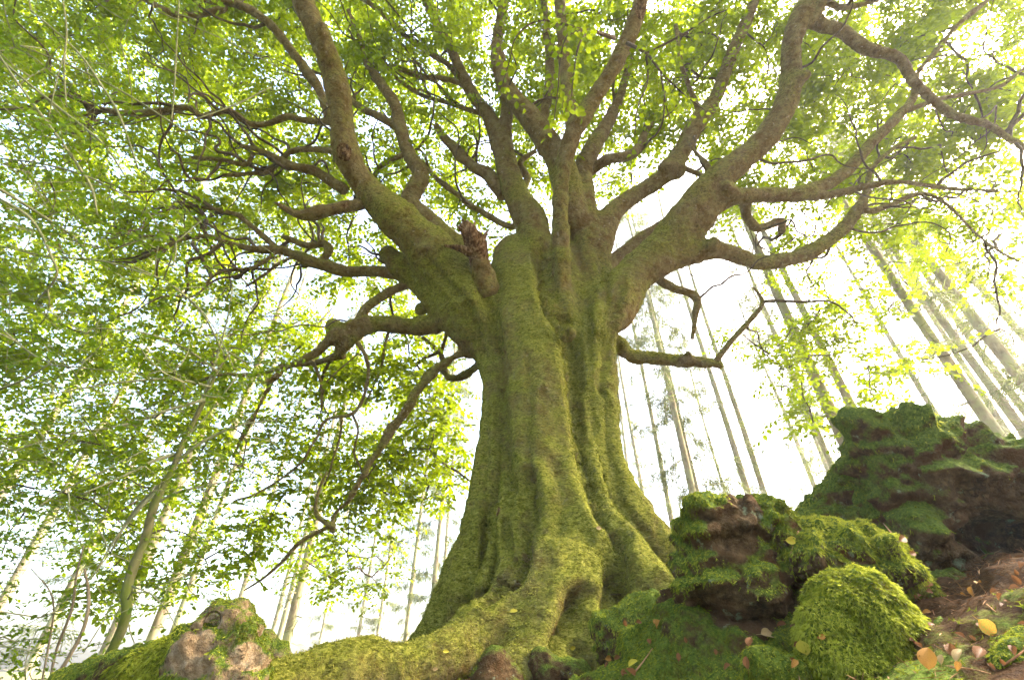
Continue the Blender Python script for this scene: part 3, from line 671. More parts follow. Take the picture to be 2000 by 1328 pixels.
# dead broken branch on the big limb
C, r = fine([(715,395,22,6.2),(690,402,20,6.1),(640,410,25,6.0),(600,420,24,5.95),(570,415,17,5.9),(537,395,4,5.85)])
V, Q, T = tube_arrays(C - beech_inv, r, 12, 0.5, True, 8)
o = mesh_obj('dead_branch', np_mesh('dead_branch', V, [Q, T], M['bark'], True, {'moss': np.full(len(V), -0.5), 'wound': 0.35 + 0.6 * fbm(V * 9, 2)}), wood_part[limb_id['big_left']])
tag(o, 'bare brown dead branch snapped at its end')
nodes = []          # skeleton nodes that twigs may grow from
for k_, (par, pts) in BRANCH.items():
    C, r = fine(pts, 'D', 6)
    jit = fbm(C * 4 + 3.0, 2)[:, None] * np.array([[0.02, 0.02, 0.03]]); C = C + jit
    V, Q, T = tube_arrays(C - beech_inv, r * 0.85, 9, 0.35, True, len(nodes))
    mesh_obj('branch', np_mesh('branch', V, [Q, T], M['bark'], True, {'moss': np.full(len(V), 0.02) + 0.1 * fbm(V, 2), 'wound': np.zeros(len(V))}), wood_part[limb_id[par]])
    nodes += list(C[len(C) // 3:])
for k_ in LIMBS:
    C, r = fine(LIMBS[k_], 'D'); nodes += list(C[len(C) // 2:])

# ------------------------------------------------------------------ beech crown
DENS = ["99999999999999999999999753", "98988889999999989999998642", "98888889878889878899998521", "88889999997667322699998521",
        "88788998777465000158875320", "77678765654210000376311126", "66677765545310000487500015", "66667665555310000164200000",
        "55666666556620000000000000", "55555555566610000000000000", "44444444545200000000000000", "33333332454000000000000000"]
DENS = np.array([[int(c) for c in r_] for r_ in DENS], float)       # 100 px cells, x from -300, y from 0
def dens(px, py):
    x = np.clip((px + 300) / 100 - 0.5, 0, DENS.shape[1] - 1.001); y = np.clip(py / 100 - 0.5, 0, DENS.shape[0] - 1.001)
    i = x.astype(int); j = y.astype(int); fx, fy = x - i, y - j
    return (DENS[j, i] * (1 - fx) + DENS[j, i + 1] * fx) * (1 - fy) + (DENS[j + 1, i] * (1 - fx) + DENS[j + 1, i + 1] * fx) * fy
def sample_clusters(n):
    out = []
    while len(out) < n:
        px = rng.uniform(-260, 2250, 4000); py = rng.uniform(-260, 1180, 4000)
        dd = dens(px, py) / 9.0
        keep = rng.uniform(0, 1, 4000) < dd ** 1.5
        px, py = px[keep], py[keep]
        top = np.clip((650 - py) / 900, 0, 1)
        D = 7.1 + 0.7 * top + rng.uniform(0, 1, len(px)) ** 1.3 * (2.4 + 1.2 * top)
        lowl = py > 650
        D = np.where(lowl, rng.uniform(5.9, 8.6, len(px)), D)
        for a in zip(px, py, D): out.append(P(*a))
    return np.array(out[:n])
clusters = sample_clusters(1820)
_a = rng.uniform(0, 2 * math.pi, 900); _r = 9.0 * np.sqrt(rng.uniform(0, 1, 900))  # unseen crown above and behind the camera, added to dim the sky light
over = np.stack([0.3 + _r * np.cos(_a), 4.6 + _r * np.sin(_a), 8.0 + 3.5 * rng.uniform(0, 1, 900) - 0.035 * _r ** 2], 1)
over = over[((over - CAM) @ np.array([0, CS, SN]) < 1.0) | (664 - FPX * ((over - CAM) @ np.array([0, -SN, CS])) / np.maximum((over - CAM) @ np.array([0, CS, SN]), 0.1) < -300)][:150]
tw = Soup()
nodesA = np.array(nodes)
order = np.argsort(np.min(np.linalg.norm(clusters[:, None] - nodesA[None, ::3], axis=2), axis=1))
tips = []
hiN = np.vstack([nodesA[nodesA[:, 2] > 4.6]] * 1 + [nodesA[(nodesA[:, 2] > 3.0) & (nodesA[:, 2] <= 4.6)][::6]])
for q in range(230):                      # crooked small branches off the limbs
    a = hiN[rng.integers(len(hiN))]; L = rng.uniform(0.7, 2.2); n = int(L / 0.13)
    out = unit(a - np.array([0.3, 4.9, 5.0])); d = unit(out + rng.normal(size=3) * 0.55 + np.array([0, 0.15, 0.1])); p = a.copy(); Cc = [p]
    for e in range(n):
        d = unit(d + rng.normal(size=3) * 0.30 + out * 0.05); p = p + d * 0.13; Cc.append(p)
    Cc = catmull(np.array(Cc), 2); r0 = rng.uniform(0.012, 0.030)
    tw.tube(Cc, np.linspace(r0, 0.005, len(Cc)), 5, 0.2, cap=False); nodesA = np.vstack([nodesA, Cc[4::3]])
for ci in order:
    c = clusters[ci]
    d = np.linalg.norm(nodesA - c, axis=1); a = nodesA[np.argmin(d)]; L = d.min()
    n = max(3, int(L / 0.18)); t = np.linspace(0, 1, n + 1)[:, None]
    side = rng.normal(size=3) * 0.12 * L; side[2] += 0.10 * L
    Cc = a * (1 - t) + c * t + np.sin(t * math.pi) * side + np.sin(t * 3 * math.pi) * rng.normal(size=3) * 0.03 * L
    Cc[1:-1] += rng.normal(size=(n - 1, 3)) * 0.02
    r0 = min(0.008 + 0.010 * L, 0.035); tw.tube(Cc, np.linspace(r0, 0.005, n + 1), 3, cap=False)
    nodesA = np.vstack([nodesA, Cc[1:]]); tips.append(Cc[-1] - Cc[-2])
def sprays(center, axis, n_tw, rad, leaf_len, tw, spacing=0.036, thick=0.0022, droop=0.25, leafp=1.0):
    """flat leafy sprays around a centre: returns leaf pos, dir, normal, size"""
    PO, DI, NO, SZ = [], [], [], []
    for q in range(n_tw):
        az = rng.uniform(0, 2 * math.pi); el = rng.normal(-0.05, 0.28)
        d = np.array([math.cos(az) * math.cos(el), math.sin(az) * math.cos(el), math.sin(el)])
        L = rad * rng.uniform(0.55, 1.15); st = center + rng.normal(size=3) * rad * 0.35
        m = max(3, int(L / spacing)); t = (np.arange(m) + 0.5) / m
        bend = rng.normal(size=3) * 0.12 * L
        C = st + d * (t * L)[:, None] + bend * (t ** 2)[:, None] - np.array([0, 0, 1]) * (droop * L * t ** 2)[:, None]
        if thick and q % 2 == 0: tw.tube(C[[0, m // 2, m - 1]], np.array([1.5, 1.0, 0.6]) * thick, 3, cap=False)
        T = unit(np.gradient(C, axis=0)); up = unit(np.array([0, 0, 1.0]) + rng.normal(size=3) * 0.22)
        S = unit(np.cross(T, up)); sg = np.where(np.arange(m) % 2 == 0, 1.0, -1.0)[:, None]
        ld = unit(T * 0.75 + S * sg * 0.9 + rng.normal(size=(m, 3)) * 0.22 - np.array([0, 0, 0.12]))
        nn = unit(np.cross(S, T) * 1.0 + rng.normal(size=(m, 3)) * 0.38); nn[nn[:, 2] < 0] *= -1
        k = rng.uniform(size=m) < leafp
        PO.append(C[k]); DI.append(ld[k]); NO.append(nn[k]); SZ.append((leaf_len * rng.uniform(0.7, 1.15, m))[k])
    return PO, DI, NO, SZ
A = [[], [], [], []]
for ci in range(len(clusters)):
    for a, b in zip(A, sprays(clusters[ci], None, 15, 0.44, 0.090 * rng.uniform(0.8, 1.25), tw, spacing=0.038)): a += b
for c in over:
    for a, b in zip(A, sprays(c, None, 9, 0.75, 0.17, tw, spacing=0.10)): a += b
PO, DI, NO, SZ = [np.concatenate(a) for a in A]
tl = np.clip(rng.uniform(0, 1, len(PO)) * 0.75 + 0.25 * (fbm(PO * 0.8, 2) * 0.5 + 0.5), 0, 1)
nearl = (((PO - CAM) @ np.array([0, CS, SN])) < 7.4) & (((PO - CAM) @ np.array([0, CS, SN])) > 2.0) & (SZ < 0.13)
V, Q, k = leaf_arrays(PO[nearl], DI[nearl], NO[nearl], SZ[nearl])
V2, Q2, k2 = leaf_arrays(PO[~nearl], DI[~nearl], NO[~nearl], SZ[~nearl], simple=True)
crown = mesh_obj('crown', np_mesh('crown', np.vstack([V, V2]) - beech_inv, np.vstack([Q, Q2 + len(V)]), M['beech_leaf'], True, {'tint': np.concatenate([np.repeat(tl[nearl], k), np.repeat(tl[~nearl], k2)])}), beech)
tag(crown, 'bright yellow-green beech leaves lit through from above', None, None, 'stuff')
print('beech leaves', len(PO))
two = tw.obj('twigs', M['twig'], beech); two.data.transform(Matrix.Translation(-Vector(beech.location)))
tag(two, 'thin dark twigs carrying the leaves', None, None, 'stuff')

# nearer sprays that hang from the centre limb: single leaves one can pick out
def leaf_mesh(name, mat, wid=0.66, curl=0.12, fold=0.16, n=6, tint=0.5, ripple=0.0):
    t = np.linspace(0, 1, n + 1); wv = wid * 0.5 * np.sin(math.pi * t ** 0.85) ** 0.75; wv[0] = wv[-1] = 0.0
    V, F = [], []
    for s in range(n + 1):
        for c in (-1, -0.5, 0, 0.5, 1):
            V.append((c * wv[s], t[s], fold * abs(c) * wv[s] * 2 - curl * t[s] ** 2 + ripple * math.sin(s * 2.6 + c * 2) * abs(c)))
    for s in range(n):
        for c in range(4): a = s * 5 + c; F.append((a, a + 1, a + 6, a + 5))
    V += [(-0.012, -0.28, 0.0), (0.012, -0.28, 0.0), (0.012, 0.02, 0.004), (-0.012, 0.02, 0.004)]; b0 = (n + 1) * 5
    F.append((b0, b0 + 1, b0 + 2, b0 + 3))
    return np_mesh(name, np.array(V), np.array(F), mat, True, {'tint': np.full(len(V), tint)})
LM = [leaf_mesh('leaf', M['beech_leaf'], 0.66 + 0.05 * q, 0.05 + 0.06 * q, 0.10 + 0.05 * q, 4, 0.2 + 0.17 * q) for q in range(4)]
def orient(o, pos, d, nrm, size):
    d = Vector(d).normalized(); n = Vector(nrm); n = (n - d * n.dot(d)).normalized(); x = d.cross(n)
    o.matrix_local = Matrix.Translation(Vector(pos)) @ Matrix((x, d, n)).transposed().to_4x4() @ Matrix.Scale(size, 4)
spr = [ [(1200,75,9,5.4),(1150,60,6,4.9),(1110,70,4,4.6),(1095,110,3,4.5),(1090,170,3,4.4),(1082,235,2,4.4)],
        [(1150,62,5,4.9),(1060,40,4,4.7),(1010,70,3,4.6),(995,120,2,4.6),(980,170,2,4.6)],
        [(1150,60,5,4.9),(1130,90,4,4.6),(1120,150,3,4.5),(1115,195,2,4.5)],
        [(1225,85,8,5.6),(1262,105,6,5.3),(1290,140,4,5.1),(1330,180,3,5.0),(1375,215,2,5.0)],
        [(1262,105,5,5.3),(1265,160,3,5.1),(1245,210,3,5.0),(1240,265,2,5.0)],
        [(1262,105,5,5.3),(1330,70,4,5.2),(1385,35,3,5.2),(1420,20,2,5.2)],
        [(1290,140,4,5.1),(1300,200,3,5.0),(1310,240,2,5.0)] ]
nleaf = 0
for q, pts in enumerate(spr):
    C, r = fine(pts, 'D', 5); s_ = Soup(); s_.tube(C - beech_inv, r, 5, 0.1)
    so_ = s_.obj('leafy_spray', M['twig'], beech)
    tag(so_, 'drooping spray of large fresh green beech leaves')
    cum = np.concatenate([[0], np.cumsum(np.linalg.norm(np.diff(C, axis=0), axis=1))]); L = cum[-1]
    ns = int(L / 0.16)
    for s in range(ns):
        tt = L * (0.25 + 0.75 * s / max(ns - 1, 1)); p = np.array([np.interp(tt, cum, C[:, a]) for a in range(3)])
        az = rng.uniform(0, 2 * math.pi); dd = np.array([math.cos(az), math.sin(az), -0.45])
        m = rng.integers(5, 8)
        for e in range(m):
            lp = p + unit(dd) * 0.05 * e; sd_ = unit(np.cross(dd, [0, 0, 1])) * (1 if e % 2 else -1)
            ld = unit(dd * 0.6 + sd_ * 0.8 + rng.normal(size=3) * 0.3 + np.array([0, 0, -0.3]))
            o = bpy.data.objects.new('leaf', LM[rng.integers(4)]); link(o, so_)
            orient(o, lp - beech_inv, ld, unit(np.array([0, 0, 1.0]) + rng.normal(size=3) * 0.45), 0.072 * rng.uniform(0.75, 1.15)); nleaf += 1
print('spray leaves', nleaf)

# ------------------------------------------------------------------ moss fronds
def frond_arrays(pos, d, nrm, L, wid, barbs=3, droop=0.35):
    """feathery fronds: strip of two quads plus pairs of barbs"""
    n = len(pos); d = unit(d); s = unit(np.cross(d, nrm)); up = np.cross(s, d); L = np.asarray(L)[:, None]; g = np.array([0, 0, -1.0])
    def at(t): return pos + d * (L * t) + g * (L * droop * t * t) + up * (L * 0.12 * math.sin(math.pi * t))
    w = wid * L
    vs_ = [at(0) - s * w * 0.25, at(0) + s * w * 0.25, at(0.6) + s * w * 0.1, at(1.0)]
    fc = [[0, 1, 2], [0, 2, 3]]
    for b in range(barbs):
        t = 0.2 + 0.55 * b / max(barbs - 1, 1); bl = w * (1.7 - 1.0 * t)
        for sg in (-1, 1):
            i0 = len(vs_)
            vs_ += [at(t), at(t + 0.16), at(t + 0.30) + s * sg * bl + up * bl * 0.2]
            fc.append([i0, i0 + 1, i0 + 2])
    k = len(vs_); V = np.stack(vs_, 1).reshape(-1, 3)
    F = ((np.arange(n) * k)[:, None, None] + np.array(fc)[None]).reshape(-1, 3)
    return V, F, k
def scatter(V, F, n, weight=None):
    a = V[F[:, 0]]; b_ = V[F[:, 1]]; c = V[F[:, 2]]; d = V[F[:, 3]] if F.shape[1] == 4 else c
    ar = 0.5 * np.linalg.norm(np.cross(c - a, d - b_), axis=1)
    wv = ar * (weight if weight is not None else 1.0); wv = np.maximum(wv, 0); wv = wv / wv.sum()
    f = rng.choice(len(F), n, p=wv); u, v = rng.uniform(size=(2, n, 1))
    p = (a[f] * (1 - u) + b_[f] * u) * (1 - v) + (d[f] * (1 - u) + c[f] * u) * v
    nn = unit(np.cross(c[f] - a[f], d[f] - b_[f])); return p, nn, f
def moss_coat(name, V, F, n, weight, L, wid, mat, parent, origin, barbs=2, lift=0.45, droop=0.4, bright=0.0):
    p, nn, f = scatter(V, F, n, weight)
    down = np.array([0, 0, -1.0]); tang = down - nn * (nn @ down)[:, None]
    d = unit(nn * lift + unit(tang) * 0.75 * np.linalg.norm(tang, axis=1, keepdims=True) + rng.normal(size=p.shape) * 0.38)
    sz = L * rng.uniform(0.55, 1.25, n)
    Vm, Fm, k = frond_arrays(p - nn * 0.004 - origin, d, nn, sz, wid, barbs, droop)
    t = np.clip(0.55 + bright + 0.75 * fbm(p * 6, 3) + 0.25 * (nn[:, 2] - 0.3) + rng.normal(0, 0.17, n), 0, 1)
    o = mesh_obj(name, np_mesh(name, Vm, Fm, mat, False, {'tint': np.repeat(t, k)}), parent)
    return tag(o, None, None, None, 'stuff')

# short moss pile on the trunk and roots that face the viewer's side
vis = (TN @ np.array([0, -0.9, 0.1]) > -0.25)
wgt = (vis[TF[:, 0]] & (TV[TF[:, 0], 2] < 4.6)) * np.clip(0.25 + 0.9 * fbm(TV[TF[:, 0]] * 2.2, 3) + 0.35 * TN[TF[:, 0], 2], 0.02, 1.5)
o = moss_coat('moss', TV, TF, 60000, wgt, 0.026, 0.30, M['moss_short'], wood_part[0], beech_inv, barbs=0, lift=0.35, droop=0.3, bright=-0.05)
tag(o, 'short green moss pile on the trunk')

# ------------------------------------------------------------------ rocks
def rock(name, label, blobs, h, carve=(), moss_amt=0.5, rough=0.05, fronds=0, frond_len=0.03, seed=0, cat='rock', group=None, k=40.0, wid=0.24, bare=None, bright=0.0, strata=0.0, mat='rock', shrink=1.0):
    """blobs: (px,py,r_px,D) balls or ((..),(..)) capsules; carve: (px,py,r_px,D)"""
    st = []
    for b_ in blobs:
        if isinstance(b_[0], tuple):
            C = np.array([P(x, y, D) for x, y, r_, D in b_]); r = np.array([r_ * D / FPX for x, y, r_, D in b_])
        else:
            x, y, r_, D = b_; C = P(x, y, D)[None]; r = np.array([r_ * D / FPX])
        st.append((C, r * shrink))
    lo = np.min([(C - r[:, None]).min(0) for C, r in st], 0) - 0.12; hi = np.max([(C + r[:, None]).max(0) for C, r in st], 0) + 0.12
    f = Field(lo, hi, h)
    for C, r in st: f.stroke(C, r, k)
    for x, y, r_, D, *sq in carve: f.carve(P(x, y, D), r_ * D / FPX, 45, sq[0] if sq else (1, 1, 1))
    V, F, _ = f.mesh(); V = lap_smooth(V, F, 1, 0.5); N = vnormals(V, F)
    q = V + seed * 3.7
    bil = np.abs(fbm(q * 6.0, 3)) * 2.3 - 0.5
    d = rough * (0.5 * fbm(q * 4, 3) + 0.9 * bil + 0.5 * (np.abs(fbm(q * 14, 3)) * 2 - 0.5) + 0.25 * fbm(q * 30, 2))
    if strata: d = d + strata * fbm(q * np.array([4, 4, 26.0]), 3)
    hole = np.zeros(len(V))
    for x, y, r_, D, *sq in carve:
        hole = np.maximum(hole, 1 - smooth(0.9, 1.35, np.linalg.norm((V - P(x, y, D)) / np.asarray(sq[0] if sq else (1, 1, 1)), axis=1) / (r_ * D / FPX)))
    V = V + N * (d * (1 - 0.9 * hole))[:, None]; N = vnormals(V, F)
    m = moss_amt - 0.9 * hole + 0.45 * (N[:, 2] - 0.1) + 0.45 * fbm(q * 4.5, 3)
    for bb in (bare or ()):
        x, y, r_, D = bb; p = P(x, y, D); m = m - 1.3 * (1 - smooth(0.6, 1.2, np.linalg.norm(V - p, axis=1) / (r_ * D / FPX)))
    c0 = V.mean(0); base = np.array([c0[0], c0[1], V[:, 2].min()])
    root = empty(name, base, label, cat, group)
    mesh_obj('stone', np_mesh('stone', V - base, F, M[mat], True, {'moss': m}), root)
    if fronds:
        wgt = np.clip(m[F[:, 0]] - 0.28, 0, 0.8) * (N[F[:, 0]] @ np.array([0, -0.7, 0.5]) > -0.55)
        tag(moss_coat('moss', V, F, fronds, wgt, frond_len, wid, M['moss'], root, base, bright=bright), 'green feathery moss')
    return root
rock('mossy_boulder', 'largest mossy boulder with a dark hollow under its overhang',
     [((1690,890,52,2.1),(1700,850,36,2.12)), (1770,880,80,2.1), ((1790,838,34,2.15),(1830,835,26,2.2)), ((1770,960,85,2.05),(1790,1030,80,2.0)), ((1840,910,80,2.1),(1960,950,85,2.05),(2100,1000,105,2.0)),
      ((1900,890,45,2.15),(2030,930,60,2.1)), ((1835,1060,50,2.0),(1830,1110,60,1.95)), ((2070,1080,70,1.9),(2060,1160,80,1.8)), ((1880,1020,110,3.3),(2080,1040,130,3.3)), ((1840,960,75,2.5),(2080,980,90,2.5)), ((1830,950,70,2.9),(2080,970,85,2.9)), ((1815,1050,60,2.4),(1825,1050,60,3.0)), ((2100,1070,60,2.3),(2110,1070,70,3.0)), ((1830,1150,62,2.4),(2080,1160,70,2.4)), ((1840,1140,62,2.9),(2080,1150,70,2.9)), (1930,1150,70,2.05)],
     0.016, carve=[(px_, py_, r_, D_, (1, 1, 0.8)) for D_ in np.arange(1.7, 2.86, 0.09) for px_, py_, r_ in ((1910, 1045, 46), (1955, 1042, 54), (2005, 1055, 48))], moss_amt=0.60, rough=0.075, fronds=26000, frond_len=0.0170, seed=1, bright=0.08, bare=[(1900,985,75,1.95),(1880,1080,60,1.9),(1960,1000,70,1.9)], strata=0.02)
rock('mossy_rock', 'mossy ramp of stone sloping up to the largest boulder',
     [((1600,1040,45,2.25),(1680,960,60,2.25),(1740,930,60,2.3)), ((1600,1050,60,2.15),(1720,1050,70,2.15))], 0.016, moss_amt=0.62, rough=0.05, fronds=6750, frond_len=0.0170, seed=2)
rock('mossy_rock', 'stump-like rock with a reddish bare top beside the beech root',
     [((1360,1030,36,1.75),(1350,1130,40,1.7)), ((1395,1020,42,1.72),(1480,1015,38,1.74)), ((1460,990,22,1.76),(1490,1000,24,1.76)), ((1400,1080,52,1.74),(1480,1080,60,1.76)), ((1380,1135,52,1.64),(1470,1135,62,1.64)), (1530,1060,48,1.75), ((1450,1160,48,1.7),(1540,1160,50,1.75)), ((1350,1190,45,1.74),(1500,1200,50,1.76))],
     0.013, carve=[(1430,1056,24,1.62,(2.2,1,0.6))], moss_amt=0.56, rough=0.055, fronds=12150, frond_len=0.0163, seed=3, bare=[(1430,1035,52,1.64),(1450,985,36,1.72),(1480,1175,70,1.6)], strata=0.03)
rock('mossy_rock', 'low moss-cushioned rock carrying a single yellow leaf',
     [((1550,1070,55,1.7),(1640,1065,48,1.72)), ((1600,1100,48,1.6),(1700,1100,52,1.62)), ((1720,1110,40,1.66),(1760,1150,50,1.7)), ((1600,1160,60,1.75),(1700,1170,60,1.75))],
     0.013, moss_amt=0.6, rough=0.05, fronds=14850, frond_len=0.0207, seed=4, bare=[(1620,1175,60,1.6)])
rock('moss_hummock', 'rounded hummock thick with long drooping feathery moss',
     [((1690,1195,70,1.32),(1720,1250,85,1.3)), (1655,1270,75,1.28), ((1640,1160,36,1.38),(1690,1160,40,1.38)), ((1700,1310,105,1.28),(1660,1340,90,1.26))],
     0.011, moss_amt=0.8, rough=0.035, fronds=20250, frond_len=0.0207, seed=5, cat='moss', bright=0.20)
rock('mossy_slab', 'broad mossy slab with a pale lichen patch under the stump-like rock',
     [((1190,1330,30,1.75),(1270,1262,34,1.75),(1340,1225,40,1.72)), ((1300,1330,75,1.6),(1400,1290,75,1.58),(1500,1290,60,1.55)), ((1380,1240,48,1.66),(1520,1235,40,1.64)), ((1150,1360,45,1.7),(1300,1390,90,1.5),(1520,1380,90,1.4))],
     0.013, moss_amt=0.42, rough=0.035, fronds=18900, frond_len=0.0126, seed=6, bare=[(1450,1225,60,1.6)])
rock('mossy_rock', 'small mossy rock wedged against the foot of the beech',
     [((1190,1240,38,2.5),(1240,1215,44,2.5),(1290,1200,36,2.5)), (1220,1270,50,2.5)], 0.014, moss_amt=0.66, rough=0.04, fronds=8100, frond_len=0.0148, seed=7)
rock('mossy_rock', 'smooth reddish root knob topped with moss before the roots',  # a knob of the beech's root, built as a rock for simplicity
     [((965,1300,34,2.45),(960,1330,44,2.4)), (990,1350,40,2.4)], 0.013, moss_amt=0.33, rough=0.02, fronds=2430, frond_len=0.0104, seed=8, bare=[(945,1315,36,2.3)])
rock('mossy_rock', 'small rounded root knob beside the smooth reddish one',  # second root knob, likewise shaped by the rock builder
     [((1055,1296,28,2.55),(1075,1320,36,2.5)), (1120,1330,40,2.5)], 0.013, moss_amt=0.42, rough=0.02, fronds=2430, frond_len=0.0104, seed=9)
rock('mossy_rock', 'broad pale rock patched with moss, carrying the holed stone',
     [((380,1275,42,1.85),(420,1300,60,1.85),(465,1285,44,1.85)), ((370,1320,60,1.8),(470,1330,62,1.8)), ((410,1252,32,1.88),(465,1250,30,1.88)), (420,1360,110,1.8)],
     0.013, moss_amt=0.60, rough=0.045, fronds=6075, frond_len=0.0185, seed=10, bare=[(365,1262,42,1.75),(480,1290,30,1.78)], strata=0.012, mat='pale_rock', shrink=0.85)
rock('mossy_rock', 'wedge-shaped stone with a dark hole perched on the broad rock',
     [((420,1212,26,1.9),(455,1205,28,1.9)), ((405,1232,18,1.88),(470,1228,26,1.9)), ((430,1196,15,1.92),(470,1198,16,1.92)), (485,1240,16,1.92), ((412,1216,26,2.05),(460,1215,26,2.03))],
     0.009, carve=[(414,1214,16,D_,(1,1,1.15)) for D_ in (1.80,1.83,1.86,1.89,1.92,1.95)], moss_amt=0.22, rough=0.028, fronds=3510, frond_len=0.0141, seed=11, mat='pale_rock', shrink=0.92)
rock('mossy_rock', 'small pointed rock behind the stacked stones', [((515,1262,24,2.3),(535,1285,30,2.25)), (510,1290,34,2.3)], 0.012, moss_amt=0.35, rough=0.03, fronds=2025, frond_len=0.0118, seed=12, mat='pale_rock')
rock('moss_hummock', 'bright tuft of long moss beside the stacked stones', [((285,1300,34,1.9),(320,1290,30,1.9)), ((250,1330,40,1.9),(310,1335,50,1.88))], 0.012, moss_amt=0.85, rough=0.025, fronds=6075, frond_len=0.0259, seed=13, cat='moss', bright=0.12)
rock('mossy_rock', 'low mossy ridge running towards the holly stem', [((120,1350,40,2.3),(200,1325,36,2.3),(270,1295,34,2.25))], 0.015, moss_amt=0.5, rough=0.03, fronds=3375, frond_len=0.0148, seed=14)
rock('moss_hummock', 'small fresh green cushion of moss among brown curled leaves', [((1985,1315,40,0.98),(2060,1300,60,1.0)), (1990,1350,60,1.0)], 0.009, moss_amt=0.9, rough=0.02, fronds=5400, frond_len=0.0126, seed=15, cat='moss', bright=0.15)
rock('moss_hummock', 'small moss cushion beside the heart-shaped yellow leaf', [((1500,1310,40,1.28),(1540,1320,36,1.26)), (1520,1350,50,1.26)], 0.009, moss_amt=0.85, rough=0.02, fronds=4725, frond_len=0.0126, seed=16, cat='moss')
rock('mossy_rock', 'mossy earth-stained rock below the dark hollow', [((1850,1180,50,1.75),(1930,1170,55,1.75)), ((1800,1250,55,1.6),(1900,1260,60,1.55)), ((1960,1230,60,1.5),(2060,1230,80,1.45)), ((1850,1330,70,1.3),(2000,1350,80,1.2))],
     0.014, moss_amt=0.40, rough=0.06, fronds=6750, frond_len=0.0118, seed=17)

# ------------------------------------------------------------------ holly by the bank: slender leaning tree and its leaves
def holly_leaves(center, n_tw, rad, leaf_len, soup, leafp=0.85):
    return sprays(center, None, n_tw, rad, leaf_len, soup, spacing=0.045, thick=0.0022, droop=0.12, leafp=leafp)
def foliage(name, parts, mat, parent, origin, spiny=False, wid=0.62, fold=0.16, bias=0.0):
    PO, DI, NO, SZ = [np.concatenate(a) for a in parts]
    V, Q, k = leaf_arrays(PO, DI, NO, SZ, wid, fold, spiny)
    t = np.repeat(np.clip(rng.uniform(0, 1, len(PO)) * 0.9 + bias, 0, 0.97), k)
    o = mesh_obj(name, np_mesh(name, V - origin, Q, mat, True, {'tint': t}), parent)
    return tag(o, None, None, None, 'stuff')
HD = 3.6
def hp(px, py, D): return P(px, py, D)
hb = P(195, 1312, 3.3)
holly = empty('holly_tree', hb, 'slender leaning holly with mossy stem beside the low ridge', 'tree')
horg = np.array(hb)
C, r = fine([(160,1375,36,3.15),(195,1312,34,3.2),(228,1250,33,3.25),(248,1195,33,3.3),(248,1158,33,3.35),(262,1105,32,3.45),(285,1045,30,3.55),(305,975,27,3.65),(335,920,24,3.75),(365,850,20,3.9),(395,790,15,4.0),(420,735,10,4.1),(445,690,6,4.2)])
V, Q, T = tube_arrays(C - horg, r * 0.52, 14, 0.22, True, 4)
V = V + fbm(V * 6, 2)[:, None] * 0.006
htrunk = mesh_obj('trunk', np_mesh('trunk', V, [Q, T], M['holly_bark']), holly)
hnodes = list(C[18:])
HBR = [[(318,950,10,3.7),(280,985,8,3.6),(230,1045,6,3.5),(190,1110,4,3.4)], [(350,885,10,3.85),(300,900,8,3.7),(240,930,6,3.5),(160,965,4,3.3)],
       [(330,930,9,3.75),(260,1000,6,3.7),(215,1080,4,3.7)], [(400,780,9,4.0),(330,800,7,3.8),(240,830,6,3.6),(120,850,4,3.4),(30,880,3,3.2)],
       [(345,900,9,3.8),(400,860,7,3.9),(470,830,5,4.0),(540,820,3,4.1)], [(375,830,8,3.95),(410,740,5,4.1),(440,640,4,4.2),(455,560,3,4.3)],
       [(300,985,8,3.65),(350,960,6,3.7),(420,945,4,3.8)], [(410,755,7,4.05),(340,740,6,3.8),(250,745,5,3.6),(150,760,4,3.4),(60,780,3,3.2)],
       [(425,725,6,4.1),(360,680,5,3.9),(280,650,4,3.6),(180,640,3,3.4)], [(440,700,5,4.2),(400,620,4,4.0),(340,560,4,3.8),(260,520,3,3.5)]]
# long arching shoots reaching over from the same clump
HLONG = [[(70,590,3,2.9),(110,540,5,2.8),(100,500,6,2.8),(70,440,6,2.8),(30,405,6,2.8),(-60,360,6,2.8)], [(190,420,3,3.0),(180,370,6,3.0),(150,320,7,3.0),(100,250,6,3.0),(40,170,5,3.0),(-20,80,4,3.0)],
         [(245,345,3,3.1),(200,280,5,3.1),(120,215,6,3.1),(40,150,5,3.1),(-60,60,4,3.1)], [(335,235,4,3.2),(340,180,4,3.2),(345,90,4,3.2),(350,0,3,3.2)], [(270,330,3,3.2),(235,230,5,3.2),(200,170,5,3.2),(150,100,5,3.2),(60,20,4,3.2)],
         [(170,490,3,3.1),(140,460,5,3.1),(80,420,6,3.0),(0,370,7,2.9),(-80,330,7,2.9)], [(0,640,4,3.2),(60,690,5,3.2),(100,710,4,3.2)], [(0,760,7,3.0),(50,740,6,3.0),(95,712,4,3.0)], [(420,300,2,3.6),(350,250,4,3.5),(240,180,4,3.4),(140,130,4,3.3),(40,90,4,3.2)],
         [(360,240,3,3.4),(420,220,4,3.5),(470,200,4,3.6),(530,170,3,3.7)], [(130,210,3,3.0),(125,130,4,3.0),(130,60,4,3.0),(120,-20,3,3.0)], [(95,230,3,2.9),(110,160,3,2.9),(130,90,3,2.9)], [(0,310,3,3.1),(80,320,5,3.1),(170,345,5,3.1),(260,390,4,3.2)],
         [(640,210,2,4.2),(600,170,3,4.1),(520,120,3,4.0),(420,70,3,3.8),(300,20,3,3.6)], [(60,1000,3,3.0),(120,960,4,3.1),(200,920,4,3.2),(300,870,3,3.4)], [(0,480,3,3.0),(90,500,4,3.0),(200,510,4,3.1),(300,540,3,3.2)]]
for pts in HBR:
    C, r = fine(pts, 'D', 6); s_ = Soup(); s_.tube(C - horg, np.maximum(r * 0.8, 0.004), 7, 0.15); s_.obj('branch', M['holly_stem'], holly); hnodes += list(C[4:])
